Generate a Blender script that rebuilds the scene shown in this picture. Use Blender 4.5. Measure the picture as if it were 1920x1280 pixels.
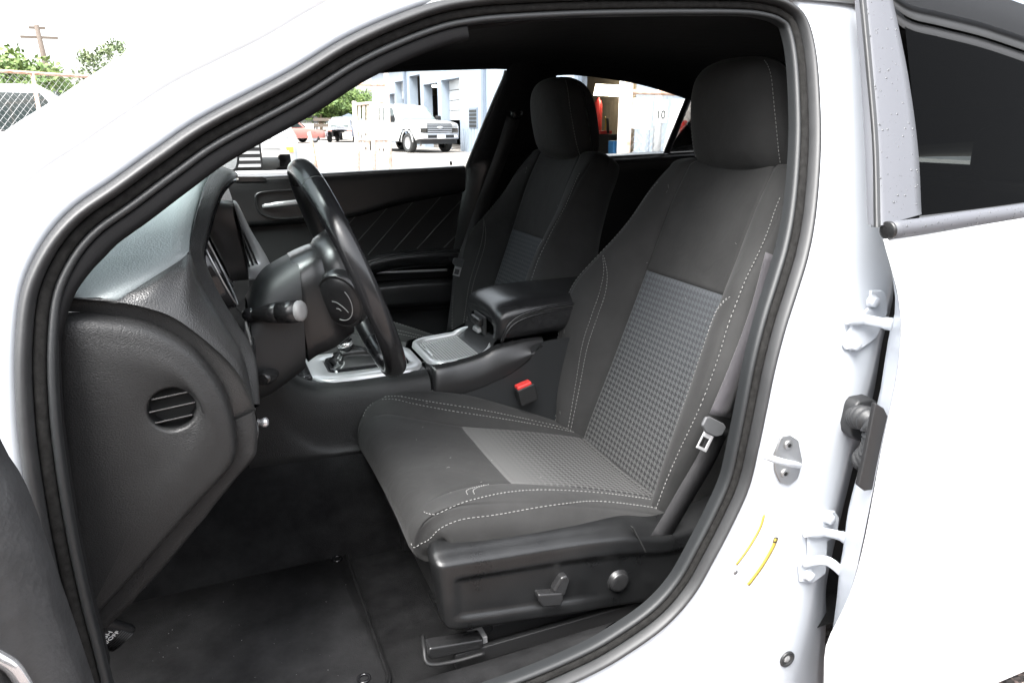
import bpy, bmesh, math, random
from mathutils import Vector as V, Matrix

random.seed(7)
for o in list(bpy.data.objects): bpy.data.objects.remove(o)
sc = bpy.context.scene
COL = sc.collection
rad = math.radians

# ------------------------------------------------------------------ camera
FPX, CX, CY = 1350.0, 960.0, 640.0          # focal length in photo pixels, image centre
YAW, PIT = rad(22.7), rad(16.9)
CAM = V((0.0, -1.644, 1.20))
cd = bpy.data.cameras.new('camera'); co = bpy.data.objects.new('camera', cd); COL.objects.link(co)
co.location = CAM; co.rotation_euler = (math.pi/2-PIT, 0, -YAW)
cd.sensor_width = 36; cd.lens = 36*FPX/1920; cd.clip_start = .02; cd.clip_end = 2000
sc.camera = co
# ------------------------------------------------------------------ overcast daylight
wd = bpy.data.worlds.new('World'); sc.world = wd; wd.use_nodes = True
nt = wd.node_tree; bg = nt.nodes['Background']
sky = nt.nodes.new('ShaderNodeTexSky'); sky.sky_type = 'NISHITA'; sky.sun_disc = False
SUN_EL, SUN_AZ = rad(59), rad(226)
sky.sun_elevation = SUN_EL; sky.sun_rotation = SUN_AZ; sky.dust_density = 4; sky.air_density = 1.2
hs = nt.nodes.new('ShaderNodeHueSaturation'); hs.inputs['Saturation'].default_value = .22
nt.links.new(sky.outputs[0], hs.inputs['Color']); nt.links.new(hs.outputs[0], bg.inputs[0])
bg.inputs[1].default_value = .145
sl = bpy.data.lights.new('sun', 'SUN'); so = bpy.data.objects.new('sun', sl); COL.objects.link(so)
sl.energy = 1.5; sl.angle = rad(36); sl.color = (1, .985, .965)
sdir = V((math.sin(SUN_AZ)*math.cos(SUN_EL), math.cos(SUN_AZ)*math.cos(SUN_EL), math.sin(SUN_EL)))
so.rotation_euler = sdir.to_track_quat('Z', 'Y').to_euler(); so.location = (0, -4, 8)
vs = sc.view_settings
vs.view_transform = 'Standard'; vs.look = 'None'; vs.gamma = 1; vs.use_curve_mapping = False
vs.exposure = 2.55
sc.render.engine = 'CYCLES'
sc.cycles.max_bounces = 10; sc.cycles.transparent_max_bounces = 16; sc.cycles.diffuse_bounces = 5

# ------------------------------------------------------------------ pixel -> place helpers
_h = V((math.sin(YAW), math.cos(YAW), 0)); _r = V((math.cos(YAW), -math.sin(YAW), 0))
_f = _h*math.cos(PIT)+V((0, 0, -math.sin(PIT))); _u = _h*math.sin(PIT)+V((0, 0, math.cos(PIT)))
def ray(x, y): return _f+_r*((x-CX)/FPX)+_u*((CY-y)/FPX)
def aty(x, y, Y): d = ray(x, y); return CAM+d*((Y-CAM.y)/d.y)
def atx(x, y, X): d = ray(x, y); return CAM+d*((X-CAM.x)/d.x)
def atz(x, y, Z): d = ray(x, y); return CAM+d*((Z-CAM.z)/d.z)
def ysurf(z): return interp([.1, .6, .8, .95, 1.1, 1.25, 1.4, 1.6], [-.80, -.80, -.795, -.768, -.714, -.650, -.590, -.51], z)     # the body side leans in above the belt line
def ats(x, y, o=0):
    z = 1.
    for _ in range(40): p = aty(x, y, ysurf(z)+o); z = .5*z+.5*p.z
    return p
def T(l):                                                           # [(px,py,Y)...] -> points
    return [aty(*q) for q in l]

# ------------------------------------------------------------------ curves and meshes
def _cat(P, t):
    n = len(P); i = min(int(t), n-2); f = t-i
    p1, p2 = P[i], P[i+1]
    p0 = P[i-1] if i > 0 else p1*2-p2
    p3 = P[i+2] if i+2 < n else p2*2-p1
    return .5*((2*p1)+(p2-p0)*f+(2*p0-5*p1+4*p2-p3)*f*f+(3*p1-p0-3*p2+p3)*f*f*f)
def curve(P, n, closed=False):
    P = [V(p) for p in P]
    if closed:
        m = len(P); Q = P[-2:]+P+P[:3]
        D = [_cat(Q, 2+m*k/(24*m)) for k in range(24*m+1)]
    else:
        D = [_cat(P, (len(P)-1)*k/(20*len(P))) for k in range(20*len(P)+1)]
    L = [0]
    for a, b in zip(D, D[1:]): L.append(L[-1]+(b-a).length)
    out = []; j = 0
    m = n if closed else n-1
    for k in range(n):
        s = L[-1]*k/m
        while j < len(L)-2 and L[j+1] < s: j += 1
        f = (s-L[j])/max(L[j+1]-L[j], 1e-9)
        out.append(D[j].lerp(D[j+1], f))
    return out
def ucurve(P, n):                                                   # uniform in control-point index (keeps correspondences)
    P = [V(p) for p in P]
    return [_cat(P, (len(P)-1)*k/(n-1)) for k in range(n)]
def interp(xs, ys, x):
    if x <= xs[0]: return ys[0]
    for i in range(len(xs)-1):
        if x <= xs[i+1]:
            f = (x-xs[i])/(xs[i+1]-xs[i])
            m1 = (ys[i+1]-ys[i-1])/(xs[i+1]-xs[i-1]) if i > 0 else (ys[i+1]-ys[i])/(xs[i+1]-xs[i])
            m2 = (ys[i+2]-ys[i])/(xs[i+2]-xs[i]) if i+2 < len(xs) else (ys[i+1]-ys[i])/(xs[i+1]-xs[i])
            h = xs[i+1]-xs[i]; f2 = f*f; f3 = f2*f
            return (2*f3-3*f2+1)*ys[i]+(f3-2*f2+f)*h*m1+(-2*f3+3*f2)*ys[i+1]+(f3-f2)*h*m2
    return ys[-1]
class MB:                                                           # collects geometry for ONE mesh object
    def __init__(s): s.v = []; s.f = []; s.uv = {}; s.sm = []
    def add(s, v, f, smooth=True):
        b = len(s.v); s.v += [V(p) for p in v]; s.f += [tuple(b+i for i in q) for q in f]; s.sm += [smooth]*len(f); return s
    def grid(s, rows, cu=False, cv=False, smooth=True, flip=False):
        R, Cn = len(rows), len(rows[0]); v = [p for r in rows for p in r]; f = []
        for i in range(R if cv else R-1):
            for j in range(Cn if cu else Cn-1):
                a, b = i*Cn+j, i*Cn+(j+1) % Cn; c, d = ((i+1) % R)*Cn+(j+1) % Cn, ((i+1) % R)*Cn+j
                f.append((a, d, c, b) if flip else (a, b, c, d))
        return s.add(v, f, smooth)
    def loft(s, cs, n=40, sub=1, uni=False, **k):                   # cs: list of control polylines
        rows = [(ucurve(c, n) if uni else curve(c, n)) for c in cs]
        if sub > 1 and len(rows) > 2:
            cols = [curve([r[j] for r in rows], (len(rows)-1)*sub+1) for j in range(n)]
            rows = [[c[i] for c in cols] for i in range(len(cols[0]))]
        return s.grid(rows, **k)
    def tube(s, path, r, n=10, cap=True, sx=1., up=None):           # round or oval tube; r number or list
        path = [V(p) for p in path]; m = len(path); rows = []
        prev = None
        for i, p in enumerate(path):
            t = (path[min(i+1, m-1)]-path[max(i-1, 0)]).normalized()
            a = V(up) if up else (prev if prev else (V((0, 0, 1)) if abs(t.z) < .9 else V((1, 0, 0))))
            a = (a-t*a.dot(t)).normalized(); b = t.cross(a); prev = a
            rr = r[i] if isinstance(r, (list, tuple)) else r
            rows.append([p+a*(rr*math.cos(2*math.pi*k/n))+b*(rr*sx*math.sin(2*math.pi*k/n)) for k in range(n)])
        s.grid(rows, cu=True)
        if cap:
            b = len(s.v)-m*n
            s.f.append(tuple(b+k for k in range(n))[::-1]); s.f.append(tuple(b+(m-1)*n+k for k in range(n))); s.sm += [False, False]
        return s
    def box(s, lo, hi, M=None):
        lo, hi = V(lo), V(hi)
        v = [V((x, y, z)) for z in (lo.z, hi.z) for y in (lo.y, hi.y) for x in (lo.x, hi.x)]
        if M: v = [M @ p for p in v]
        return s.add(v, [(0, 2, 3, 1), (4, 5, 7, 6), (0, 1, 5, 4), (2, 6, 7, 3), (0, 4, 6, 2), (1, 3, 7, 5)], False)
    def prism(s, poly, d):                                          # polygon (3D points, planar) extruded by vector d
        n = len(poly); d = V(d); v = [V(p) for p in poly]+[V(p)+d for p in poly]
        return s.add(v, [tuple(range(n))[::-1], tuple(range(n, 2*n))]+[(i, (i+1) % n, n+(i+1) % n, n+i) for i in range(n)], False)
    def lathe(s, prof, o, ax, n=28, cap=True):                      # prof: [(dist along axis, radius)]
        ax = V(ax).normalized(); a = ax.orthogonal().normalized(); b = ax.cross(a); o = V(o)
        rows = [[o+ax*h+(a*math.cos(2*math.pi*k/n)+b*math.sin(2*math.pi*k/n))*r for k in range(n)] for h, r in prof]
        return s.grid(rows, cu=True)
    def make(s, name, mat, parent=None, bevel=0, subd=0, solid=0, seg=2, kind=None, soff=-1, label=None, auto=None, uv=None):
        off = WL(parent)
        me = bpy.data.meshes.new(name)
        me.from_pydata([p-off for p in s.v], [], s.f); me.update()
        me.polygons.foreach_set('use_smooth', s.sm)
        if uv:
            l = me.uv_layers.new(name='uv')
            for lp in me.loops: l.data[lp.index].uv = uv[lp.vertex_index]
        bm = bmesh.new(); bm.from_mesh(me)
        bmesh.ops.remove_doubles(bm, verts=bm.verts, dist=1e-6) if not uv else None
        bmesh.ops.recalc_face_normals(bm, faces=bm.faces); bm.to_mesh(me); bm.free()
        o = bpy.data.objects.new(name, me); COL.objects.link(o)
        if mat: me.materials.append(mat)
        if parent: o.parent = parent
        if solid:
            m = o.modifiers.new('s', 'SOLIDIFY'); m.thickness = solid; m.offset = soff
        if bevel:
            m = o.modifiers.new('b', 'BEVEL'); m.width = bevel; m.segments = seg; m.limit_method = 'ANGLE'; m.angle_limit = rad(35)
            m.harden_normals = False
            for p in me.polygons: p.use_smooth = True
            try:
                w = o.modifiers.new('w', 'WEIGHTED_NORMAL')
            except Exception: pass
        if subd:
            m = o.modifiers.new('u', 'SUBSURF'); m.levels = subd; m.render_levels = subd
        if kind: o['kind'] = kind
        if label: o['label'] = label
        return o
_wl = {}
def WL(p): return _wl.get(p.name, V((0, 0, 0))) if p else V((0, 0, 0))
def thing(name, label, cat, base, group=None):
    o = bpy.data.objects.new(name, None); COL.objects.link(o); o.empty_display_size = .1
    o.location = V(base); _wl[o.name] = V(base)
    o['label'] = label; o['category'] = cat
    if group: o['group'] = group
    return o
def sub(parent, o_):                                                # an object that is itself a parent of sub-parts: same origin
    _wl[o_.name] = WL(parent); return o_
def tag(o, label, cat, group=None):
    o['label'] = label; o['category'] = cat
    if group: o['group'] = group
    return o
def copy_tree(o, parent=None, skip=()):
    c = o.copy(); COL.objects.link(c); c.parent = parent
    for ch in list(o.children):
        if ch.name.split('.')[0] not in skip: copy_tree(ch, c, skip)
    return c
def text_mb(txt, size, M, thick=.001):
    cu = bpy.data.curves.new('t', 'FONT'); cu.body = txt; cu.size = size; cu.extrude = thick; cu.align_x = 'CENTER'; cu.align_y = 'CENTER'
    cu.resolution_u = 3
    o = bpy.data.objects.new('t', cu); COL.objects.link(o)
    dg = bpy.context.evaluated_depsgraph_get(); me = bpy.data.meshes.new_from_object(o.evaluated_get(dg))
    mb = MB(); mb.add([M @ v.co for v in me.vertices], [tuple(p.vertices) for p in me.polygons], False)
    bpy.data.objects.remove(o); bpy.data.curves.remove(cu); bpy.data.meshes.remove(me)
    return mb
def frame_M(o, x, y):                                               # matrix from origin and in-plane axes
    x = V(x).normalized(); z = x.cross(V(y)).normalized(); y = z.cross(x)
    return Matrix(((x.x, y.x, z.x, o[0]), (x.y, y.y, z.y, o[1]), (x.z, y.z, z.z, o[2]), (0, 0, 0, 1)))

# ------------------------------------------------------------------ materials
def newmat(name):
    m = bpy.data.materials.new(name); m.use_nodes = True
    return m, m.node_tree.nodes, m.node_tree.links, m.node_tree.nodes['Principled BSDF']
def mat(name, col, rough=.5, metal=0, grain=None, gs=300, gd=.3, dirt=0, coat=0, sheen=0, emit=None, spec=.5, ga=1, dscale=6, dirtcol=None):
    """grain: None, 'pebble' (leather-grain plastic), 'weave' (cloth), 'noise'"""
    m, N, L, P = newmat(name)
    P.inputs['Base Color'].default_value = (*col, 1); P.inputs['Roughness'].default_value = rough; P.inputs['Metallic'].default_value = metal
    P.inputs['Specular IOR Level'].default_value = spec
    if coat: P.inputs['Coat Weight'].default_value = coat; P.inputs['Coat Roughness'].default_value = .04
    if sheen:
        P.inputs['Sheen Weight'].default_value = sheen; P.inputs['Sheen Roughness'].default_value = .45
    if emit: P.inputs['Emission Color'].default_value = (*col, 1); P.inputs['Emission Strength'].default_value = emit
    tc = N.new('ShaderNodeTexCoord')
    if grain:
        b = N.new('ShaderNodeBump'); b.inputs['Strength'].default_value = gd; b.inputs['Distance'].default_value = .001
        if grain == 'pebble':
            mp = N.new('ShaderNodeMapping'); mp.inputs['Scale'].default_value = (1, 1, ga); L.new(tc.outputs['Object'], mp.inputs[0])
            nz = N.new('ShaderNodeTexNoise'); nz.inputs['Scale'].default_value = gs*.5; nz.inputs['Detail'].default_value = 1
            L.new(mp.outputs[0], nz.inputs['Vector'])
            mx = N.new('ShaderNodeMixRGB'); mx.inputs[0].default_value = .0014; L.new(mp.outputs[0], mx.inputs[1]); L.new(nz.outputs['Color'], mx.inputs[2])
            t = N.new('ShaderNodeTexVoronoi'); t.feature = 'SMOOTH_F1'; t.inputs['Scale'].default_value = gs; t.inputs['Smoothness'].default_value = .6
            L.new(mx.outputs[0], t.inputs['Vector'])
            iv = N.new('ShaderNodeMath'); iv.operation = 'MULTIPLY'; iv.inputs[1].default_value = -1
            L.new(t.outputs['Distance'], iv.inputs[0]); L.new(iv.outputs[0], b.inputs['Height'])
        elif grain == 'weave':
            wk = N.new('ShaderNodeTexNoise'); wk.inputs['Scale'].default_value = 16; wk.inputs['Detail'].default_value = 3; wk.inputs['Distortion'].default_value = .8; L.new(tc.outputs['Object'], wk.inputs['Vector'])
            b2 = N.new('ShaderNodeBump'); b2.inputs['Strength'].default_value = .35; b2.inputs['Distance'].default_value = .006; L.new(wk.outputs['Fac'], b2.inputs['Height']); L.new(b2.outputs[0], b.inputs['Normal'])
            t = N.new('ShaderNodeTexNoise'); t.inputs['Scale'].default_value = gs; t.inputs['Detail'].default_value = 2
            L.new(tc.outputs['Object'], t.inputs['Vector']); L.new(t.outputs['Fac'], b.inputs['Height'])
        else:
            t = N.new('ShaderNodeTexNoise'); t.inputs['Scale'].default_value = gs; t.inputs['Detail'].default_value = 5
            L.new(tc.outputs['Object'], t.inputs['Vector']); L.new(t.outputs['Fac'], b.inputs['Height'])
        L.new(b.outputs[0], P.inputs['Normal'])
    if dirt:
        n1 = N.new('ShaderNodeTexNoise'); n1.inputs['Scale'].default_value = dscale; n1.inputs['Detail'].default_value = 6; n1.inputs['Roughness'].default_value = .65
        L.new(tc.outputs['Object'], n1.inputs['Vector'])
        rp = N.new('ShaderNodeMapRange'); rp.inputs[1].default_value = .35; rp.inputs[2].default_value = .75
        L.new(n1.outputs['Fac'], rp.inputs[0])
        mx = N.new('ShaderNodeMixRGB'); mx.inputs[1].default_value = (*col, 1)
        dc = dirtcol or tuple(min(1, c*(1+dirt)+.004) for c in col)
        mx.inputs[2].default_value = (*dc, 1)
        L.new(rp.outputs[0], mx.inputs[0]); L.new(mx.outputs[0], P.inputs['Base Color'])
        r2 = N.new('ShaderNodeMapRange'); r2.inputs[3].default_value = rough*.85; r2.inputs[4].default_value = min(1, rough*1.2)
        L.new(n1.outputs['Fac'], r2.inputs[0]); L.new(r2.outputs[0], P.inputs['Roughness'])
    return m
def glass_mat(name, tint, refl=1.0, tintmix=1.0):
    m, N, L, P = newmat(name); N.remove(P)
    out = N['Material Output']; tr = N.new('ShaderNodeBsdfTransparent'); tr.inputs[0].default_value = (*tint, 1)
    gl = N.new('ShaderNodeBsdfGlossy'); gl.inputs['Roughness'].default_value = .01; gl.inputs[0].default_value = (refl, refl, refl, 1)
    fr = N.new('ShaderNodeFresnel'); fr.inputs[0].default_value = 1.5
    mx = N.new('ShaderNodeMixShader'); L.new(fr.outputs[0], mx.inputs[0]); L.new(tr.outputs[0], mx.inputs[1]); L.new(gl.outputs[0], mx.inputs[2])
    L.new(mx.outputs[0], out.inputs[0])
    return m
def hound_mat(name, dark, light, fade):
    """houndstooth cloth: a 2/2 twill of 4 dark and 4 light threads, from uv in metres; fade: list of (v, light colour mix) """
    m, N, L, P = newmat(name); P.inputs['Roughness'].default_value = .9; P.inputs['Specular IOR Level'].default_value = .2
    P.inputs['Sheen Weight'].default_value = .06
    uv = N.new('ShaderNodeUVMap'); uv.uv_map = 'uv'
    sp = N.new('ShaderNodeSeparateXYZ'); L.new(uv.outputs[0], sp.inputs[0])
    def mth(op, a, b=None):
        n = N.new('ShaderNodeMath'); n.operation = op
        for k, x in enumerate((a, b)):
            if x is None: continue
            if isinstance(x, (int, float)): n.inputs[k].default_value = x
            else: L.new(x, n.inputs[k])
        return n.outputs[0]
    TH = .0128/8
    i = mth('FLOOR', mth('DIVIDE', sp.outputs[0], TH)); j = mth('FLOOR', mth('DIVIDE', sp.outputs[1], TH))
    tw = mth('LESS_THAN', mth('FLOORED_MODULO', mth('ADD', i, j), 4), 1.5)
    wa = mth('LESS_THAN', mth('FLOORED_MODULO', i, 8), 3.5); we = mth('LESS_THAN', mth('FLOORED_MODULO', j, 8), 3.5)
    val = mth('ADD', mth('MULTIPLY', tw, wa), mth('MULTIPLY', mth('SUBTRACT', 1, tw), we))
    rp = N.new('ShaderNodeValToRGB')
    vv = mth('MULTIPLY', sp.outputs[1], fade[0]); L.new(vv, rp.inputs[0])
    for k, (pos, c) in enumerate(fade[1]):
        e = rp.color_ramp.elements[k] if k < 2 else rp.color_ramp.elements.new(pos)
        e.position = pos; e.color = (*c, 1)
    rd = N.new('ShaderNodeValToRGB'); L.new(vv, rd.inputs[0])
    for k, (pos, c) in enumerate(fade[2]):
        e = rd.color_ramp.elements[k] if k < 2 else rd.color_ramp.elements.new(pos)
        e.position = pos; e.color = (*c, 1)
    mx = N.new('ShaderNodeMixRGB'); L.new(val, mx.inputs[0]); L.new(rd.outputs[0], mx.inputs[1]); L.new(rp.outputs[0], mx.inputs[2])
    nz = N.new('ShaderNodeTexNoise'); nz.inputs['Scale'].default_value = 900; L.new(uv.outputs[0], nz.inputs['Vector'])
    mz = N.new('ShaderNodeMapRange'); mz.inputs[3].default_value = .75; mz.inputs[4].default_value = 1.25; L.new(nz.outputs['Fac'], mz.inputs[0])
    m2 = N.new('ShaderNodeMixRGB'); m2.blend_type = 'MULTIPLY'; m2.inputs[0].default_value = 1; L.new(mx.outputs[0], m2.inputs[1]); L.new(mz.outputs[0], m2.inputs[2])
    L.new(m2.outputs[0], P.inputs['Base Color'])
    b = N.new('ShaderNodeBump'); b.inputs['Strength'].default_value = .25; b.inputs['Distance'].default_value = .001
    L.new(nz.outputs['Fac'], b.inputs['Height']); L.new(b.outputs[0], P.inputs['Normal'])
    return m

M = {}
M['cloth'] = mat('black_seat_cloth', (.0235, .0235, .0234), .95, 0, 'weave', 1100, .22, dirt=.28, sheen=.05, spec=.15, dscale=9)
M['thread'] = mat('grey_thread', (.20, .20, .195), .8)
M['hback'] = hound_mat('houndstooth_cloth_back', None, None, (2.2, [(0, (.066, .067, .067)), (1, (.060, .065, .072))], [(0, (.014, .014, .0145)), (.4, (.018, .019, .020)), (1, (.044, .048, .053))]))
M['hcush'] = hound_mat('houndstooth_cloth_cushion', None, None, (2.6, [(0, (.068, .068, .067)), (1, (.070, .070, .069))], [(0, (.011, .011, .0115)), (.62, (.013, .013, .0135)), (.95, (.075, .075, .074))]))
M['pebble'] = mat('pebbled_black_plastic', (.021, .0212, .0215), .34, 0, 'pebble', 560, .5, spec=.5)
M['pebblefine'] = mat('fine_grain_black_plastic', (.0150, .0152, .0155), .36, 0, 'pebble', 480, .5, ga=2.2, spec=.3, dirt=.2)
M['plastic'] = mat('smooth_black_plastic', (.0150, .0150, .0155), .26, 0, 'pebble', 900, .12)
M['shield'] = mat('scuffed_black_plastic', (.0055, .0057, .006), .28, 0, 'pebble', 800, .22, dirt=.45, dscale=14)
M['gloss'] = mat('gloss_black_plastic', (.012, .012, .013), .12)
M['darkplastic'] = mat('matt_dark_plastic', (.012, .012, .0125), .55, 0, 'noise', 500, .1)
M['leather'] = mat('black_leather', (.013, .0132, .014), .25, 0, 'pebble', 650, .14, dirt=.25)
M['wheel'] = mat('worn_black_leather', (.010, .0102, .011), .17, 0, 'pebble', 900, .09, dirt=.3)
M['boot'] = mat('soft_black_leather', (.013, .013, .0135), .32, 0, 'pebble', 500, .25)
M['rubber'] = mat('black_rubber', (.019, .0195, .0202), .48, 0, 'noise', 250, .12, dirt=.25, dscale=20)
M['felt'] = mat('dusty_black_felt', (.0075, .0073, .007), .95, 0, 'noise', 420, .5, dirt=1.2, dscale=120, spec=.1)
M['carpet'] = mat('black_carpet', (.0085, .0085, .0088), 1, 0, 'noise', 420, .9, dirt=.9, dscale=16, spec=.05)
M['mat'] = mat('charcoal_carpet_mat', (.0155, .0155, .016), 1, 0, 'noise', 520, .9, dirt=1.0, dscale=9, spec=.05)
M['liner'] = mat('black_headliner', (.013, .013, .0135), 1, 0, 'weave', 700, .2, spec=.05)
M['silver'] = mat('brushed_silver_plastic', (.46, .46, .47), .30, .45)
M['chrome'] = mat('chrome', (.72, .72, .73), .15, .75)
M['satin'] = mat('satin_chrome', (.50, .50, .51), .3, .6)
M['steel'] = mat('dull_steel', (.35, .35, .35), .4, .9, 'noise', 300, .1, dirt=.3)
M['greycap'] = mat('grey_plastic', (.22, .22, .22), .45)
M['gripgrey'] = mat('dark_grey_plastic', (.075, .077, .08), .4)
M['tambour'] = mat('grey_tambour_plastic', (.27, .27, .27), .42)
M['red'] = mat('red_plastic', (.62, .045, .04), .35)
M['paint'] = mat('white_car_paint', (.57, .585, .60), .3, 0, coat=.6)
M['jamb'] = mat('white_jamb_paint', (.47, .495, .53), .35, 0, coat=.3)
M['belt'] = mat('black_webbing', (.020, .0198, .021), .6, 0, 'weave', 1500, .4)
M['beltgrey'] = mat('grey_webbing', (.034, .0315, .036), .7, 0, 'weave', 900, .6, sheen=.2)
M['trim'] = mat('dark_grained_trim', (.012, .0132, .0142), .52, 0, 'pebble', 700, .2)
M['glass'] = glass_mat('clear_glass', (.93, .96, .95))
M['tint'] = glass_mat('tinted_glass', (.12, .12, .105), .10)
M['qtint'] = glass_mat('light_tinted_glass', (.30, .29, .27))
M['wind'] = glass_mat('windshield_glass', (.86, .97, .97))
M['yellow'] = mat('yellow_label', (.50, .35, .05), .5)
M['wlabel'] = mat('white_label', (.78, .78, .77), .5)
M['ink'] = mat('black_ink', (.02, .02, .02), .6)
M['white'] = mat('white_print', (.75, .75, .74), .6)
# ================================================================== the ground
g = MB(); g.add([(-1400, -1400, 0), (1400, -1400, 0), (1400, 1400, 0), (-1400, 1400, 0)], [(0, 1, 2, 3)], False)
def ground_mat():
    m, N, L, P = newmat('gravel_and_concrete'); P.inputs['Roughness'].default_value = .9
    tc = N.new('ShaderNodeTexCoord')
    v = N.new('ShaderNodeTexVoronoi'); v.inputs['Scale'].default_value = 70; L.new(tc.outputs['Object'], v.inputs['Vector'])
    r = N.new('ShaderNodeValToRGB'); L.new(v.outputs['Color'], r.inputs[0])
    e = r.color_ramp.elements; e[0].position = .2; e[0].color = (.035, .030, .028, 1); e[1].position = .8; e[1].color = (.26, .22, .20, 1)
    x = e.new(.5); x.color = (.13, .095, .082, 1)
    n = N.new('ShaderNodeTexNoise'); n.inputs['Scale'].default_value = .6; n.inputs['Detail'].default_value = 6; L.new(tc.outputs['Object'], n.inputs['Vector'])
    r2 = N.new('ShaderNodeValToRGB'); L.new(n.outputs['Fac'], r2.inputs[0])
    r2.color_ramp.elements[0].position = .3; r2.color_ramp.elements[0].color = (.23, .205, .185, 1); r2.color_ramp.elements[1].color = (.32, .295, .275, 1)
    sp = N.new('ShaderNodeSeparateXYZ'); L.new(tc.outputs['Object'], sp.inputs[0])
    mr = N.new('ShaderNodeMapRange'); mr.inputs[1].default_value = 2.2; mr.inputs[2].default_value = 2.6; L.new(sp.outputs[1], mr.inputs[0])
    mx = N.new('ShaderNodeMixRGB'); L.new(mr.outputs[0], mx.inputs[0]); L.new(r.outputs[0], mx.inputs[1]); L.new(r2.outputs[0], mx.inputs[2])
    L.new(mx.outputs[0], P.inputs['Base Color'])
    b = N.new('ShaderNodeBump'); b.inputs['Distance'].default_value = .01; L.new(v.outputs['Distance'], b.inputs['Height']); L.new(b.outputs[0], P.inputs['Normal'])
    return m
go = g.make('ground', ground_mat()); go['kind'] = 'structure'

# ================================================================== the car's body shell
car = thing('car_body', 'white sedan body shell with open driver side door opening and black rubber seals', 'car', (.4, 0, 0))
ring_px = [(33, 832), (27, 764), (24, 695), (26, 626), (34, 557), (52, 502), (88, 440), (137, 388), (206, 340), (292, 278), (378, 220), (536, 137), (640, 74), (730, 32), (815, 2),
           (880, -10), (950, -16), (1100, -21), (1280, -21), (1400, -18), (1450, -10), (1479, 2), (1505, 25), (1522, 69), (1532, 137), (1537, 240), (1533, 344), (1525, 420), (1512, 485), (1494, 544),
           (1471, 615), (1452, 687), (1437, 759), (1421, 835), (1403, 909), (1373, 977), (1337, 1046), (1300, 1110), (1250, 1167), (1183, 1217), (1100, 1265)]
ring_pts = [ats(*q) for q in ring_px]
ring_pts += [V((.34, -.80, .322)), V((.10, -.80, .316)), V((-.08, -.80, .335)), V((-.16, -.80, .37)), V((-.205, -.80, .45))]+[ats(*q) for q in ((112, 1220), (78, 1090), (52, 960))]
NR = 300
ring = curve(ring_pts, NR, closed=True)
nrm = []
for i in range(NR):
    t = ring[(i+2) % NR]-ring[i-2]; nrm.append(V((t.z, 0, -t.x)).normalized())
def roff(i, a, b):
    p = ring[i % NR]+nrm[i % NR]*a; p.y = ysurf(p.z)+b; return p
def strip(prof, i0=0, i1=NR, closed=True, sub_=1):
    prof2 = prof
    if sub_ > 1:
        c = curve([V((a, b, 0)) for a, b in prof], (len(prof)-1)*sub_+1); prof2 = [(p.x, p.y) for p in c]
    mb = MB(); mb.grid([[roff(i, a, b) for i in range(i0, i1)] for a, b in prof2], cu=closed); return mb
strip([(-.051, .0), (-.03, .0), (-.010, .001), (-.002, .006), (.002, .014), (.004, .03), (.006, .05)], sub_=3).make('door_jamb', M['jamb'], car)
strip([(.0002, .014), (.0006, .004), (.003, -.006), (.008, -.011), (.0125, -.008), (.0155, .0), (.0165, .008), (.017, .02)], sub_=3).make('rubber_seal', M['rubber'], car)
strip([(.0160, .012), (.0175, .006), (.021, .005), (.0255, .007), (.0285, .011), (.030, .02)], sub_=3).make('felt_lip', M['felt'], car)
strip([(.0285, .018), (.0295, .011), (.032, .0085), (.0350, .0092), (.0375, .012), (.0385, .018), (.0385, .03)], sub_=3).make('inner_seal_trim', M['trim'], car)
# outer skin: A pillar, roof edge and rocker (left/top), B pillar (right) and sill
def find(px_, py_):
    p = ats(px_, py_); return min(range(NR), key=lambda i: (ring[i]-p).length)
iT = find(1455, -8); iB = find(1100, 1265)
iA0, iA1 = find(33, 700), find(880, -10)
def apt(i, a, b):
    k = max(0, min(1, (ring[i % NR].z-.97)/.12)); return roff(i, .036+(a-.036)*(.12+.88*k), b)
mb = MB(); mb.loft([[apt(i, a, b) for i in range(iA0-30, iA1)] for a, b in [(.037, .030), (.039, .016), (.044, .016), (.053, .020), (.058, .028), (.058, .04)]], n=120, sub=3); mb.make('a_pillar_trim', M['liner'], car)
strip([(-.046, .001), (-.050, -.003), (-.053, -.005), (-.060, -.008), (-.072, -.009), (-.086, -.005), (-.096, .004), (-.102, .03), (-.104, .06)], -30, iT, False, 3).make('pillar_skin', M['paint'], car)
RB = [(1600, -60), (1608, 0), (1620, 130), (1632, 270), (1640, 420), (1664, 500), (1676, 545), (1654, 643), (1636, 746), (1606, 850), (1583, 943), (1562, 1032), (1549, 1100), (1549, 1160), (1545, 1260), (1543, 1420), (1535, 1600)]
rb0 = curve([roff(i, -.05, .0) for i in range(iT-4, iB+26)], 120); rb1 = curve([ats(x, y, .06) for x, y in RB], 120)
rowsB = []
for fr, b in [(0, 0), (.2, 0), (.4, 0), (.56, .0), (.64, .003), (.70, .010), (.80, .026), (.90, .043), (1, .06), (1.0, .085), (.97, .16)]:
    row = []
    for p, q in zip(rb0, rb1):
        r_ = p.lerp(q, fr); r_.y = ysurf(r_.z)+b; row.append(r_)
    rowsB.append(row)
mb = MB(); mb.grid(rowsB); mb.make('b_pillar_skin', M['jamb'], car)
f = MB(); f.box((.93, -.70, .18), (1.30, -.68, .98)); f.make('pillar_inner_panel', M['darkplastic'], car)
rowsS = [[roff(i, a, b) for i in range(iB-4, NR)] for a, b in [(-.07, .001), (-.085, -.02), (-.10, -.05), (-.13, -.09), (-.17, -.10), (-.21, -.07), (-.22, 0)]]
mb = MB(); mb.loft(rowsS, n=80, sub=2); mb.make('rocker_skin', M['paint'], car)
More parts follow.
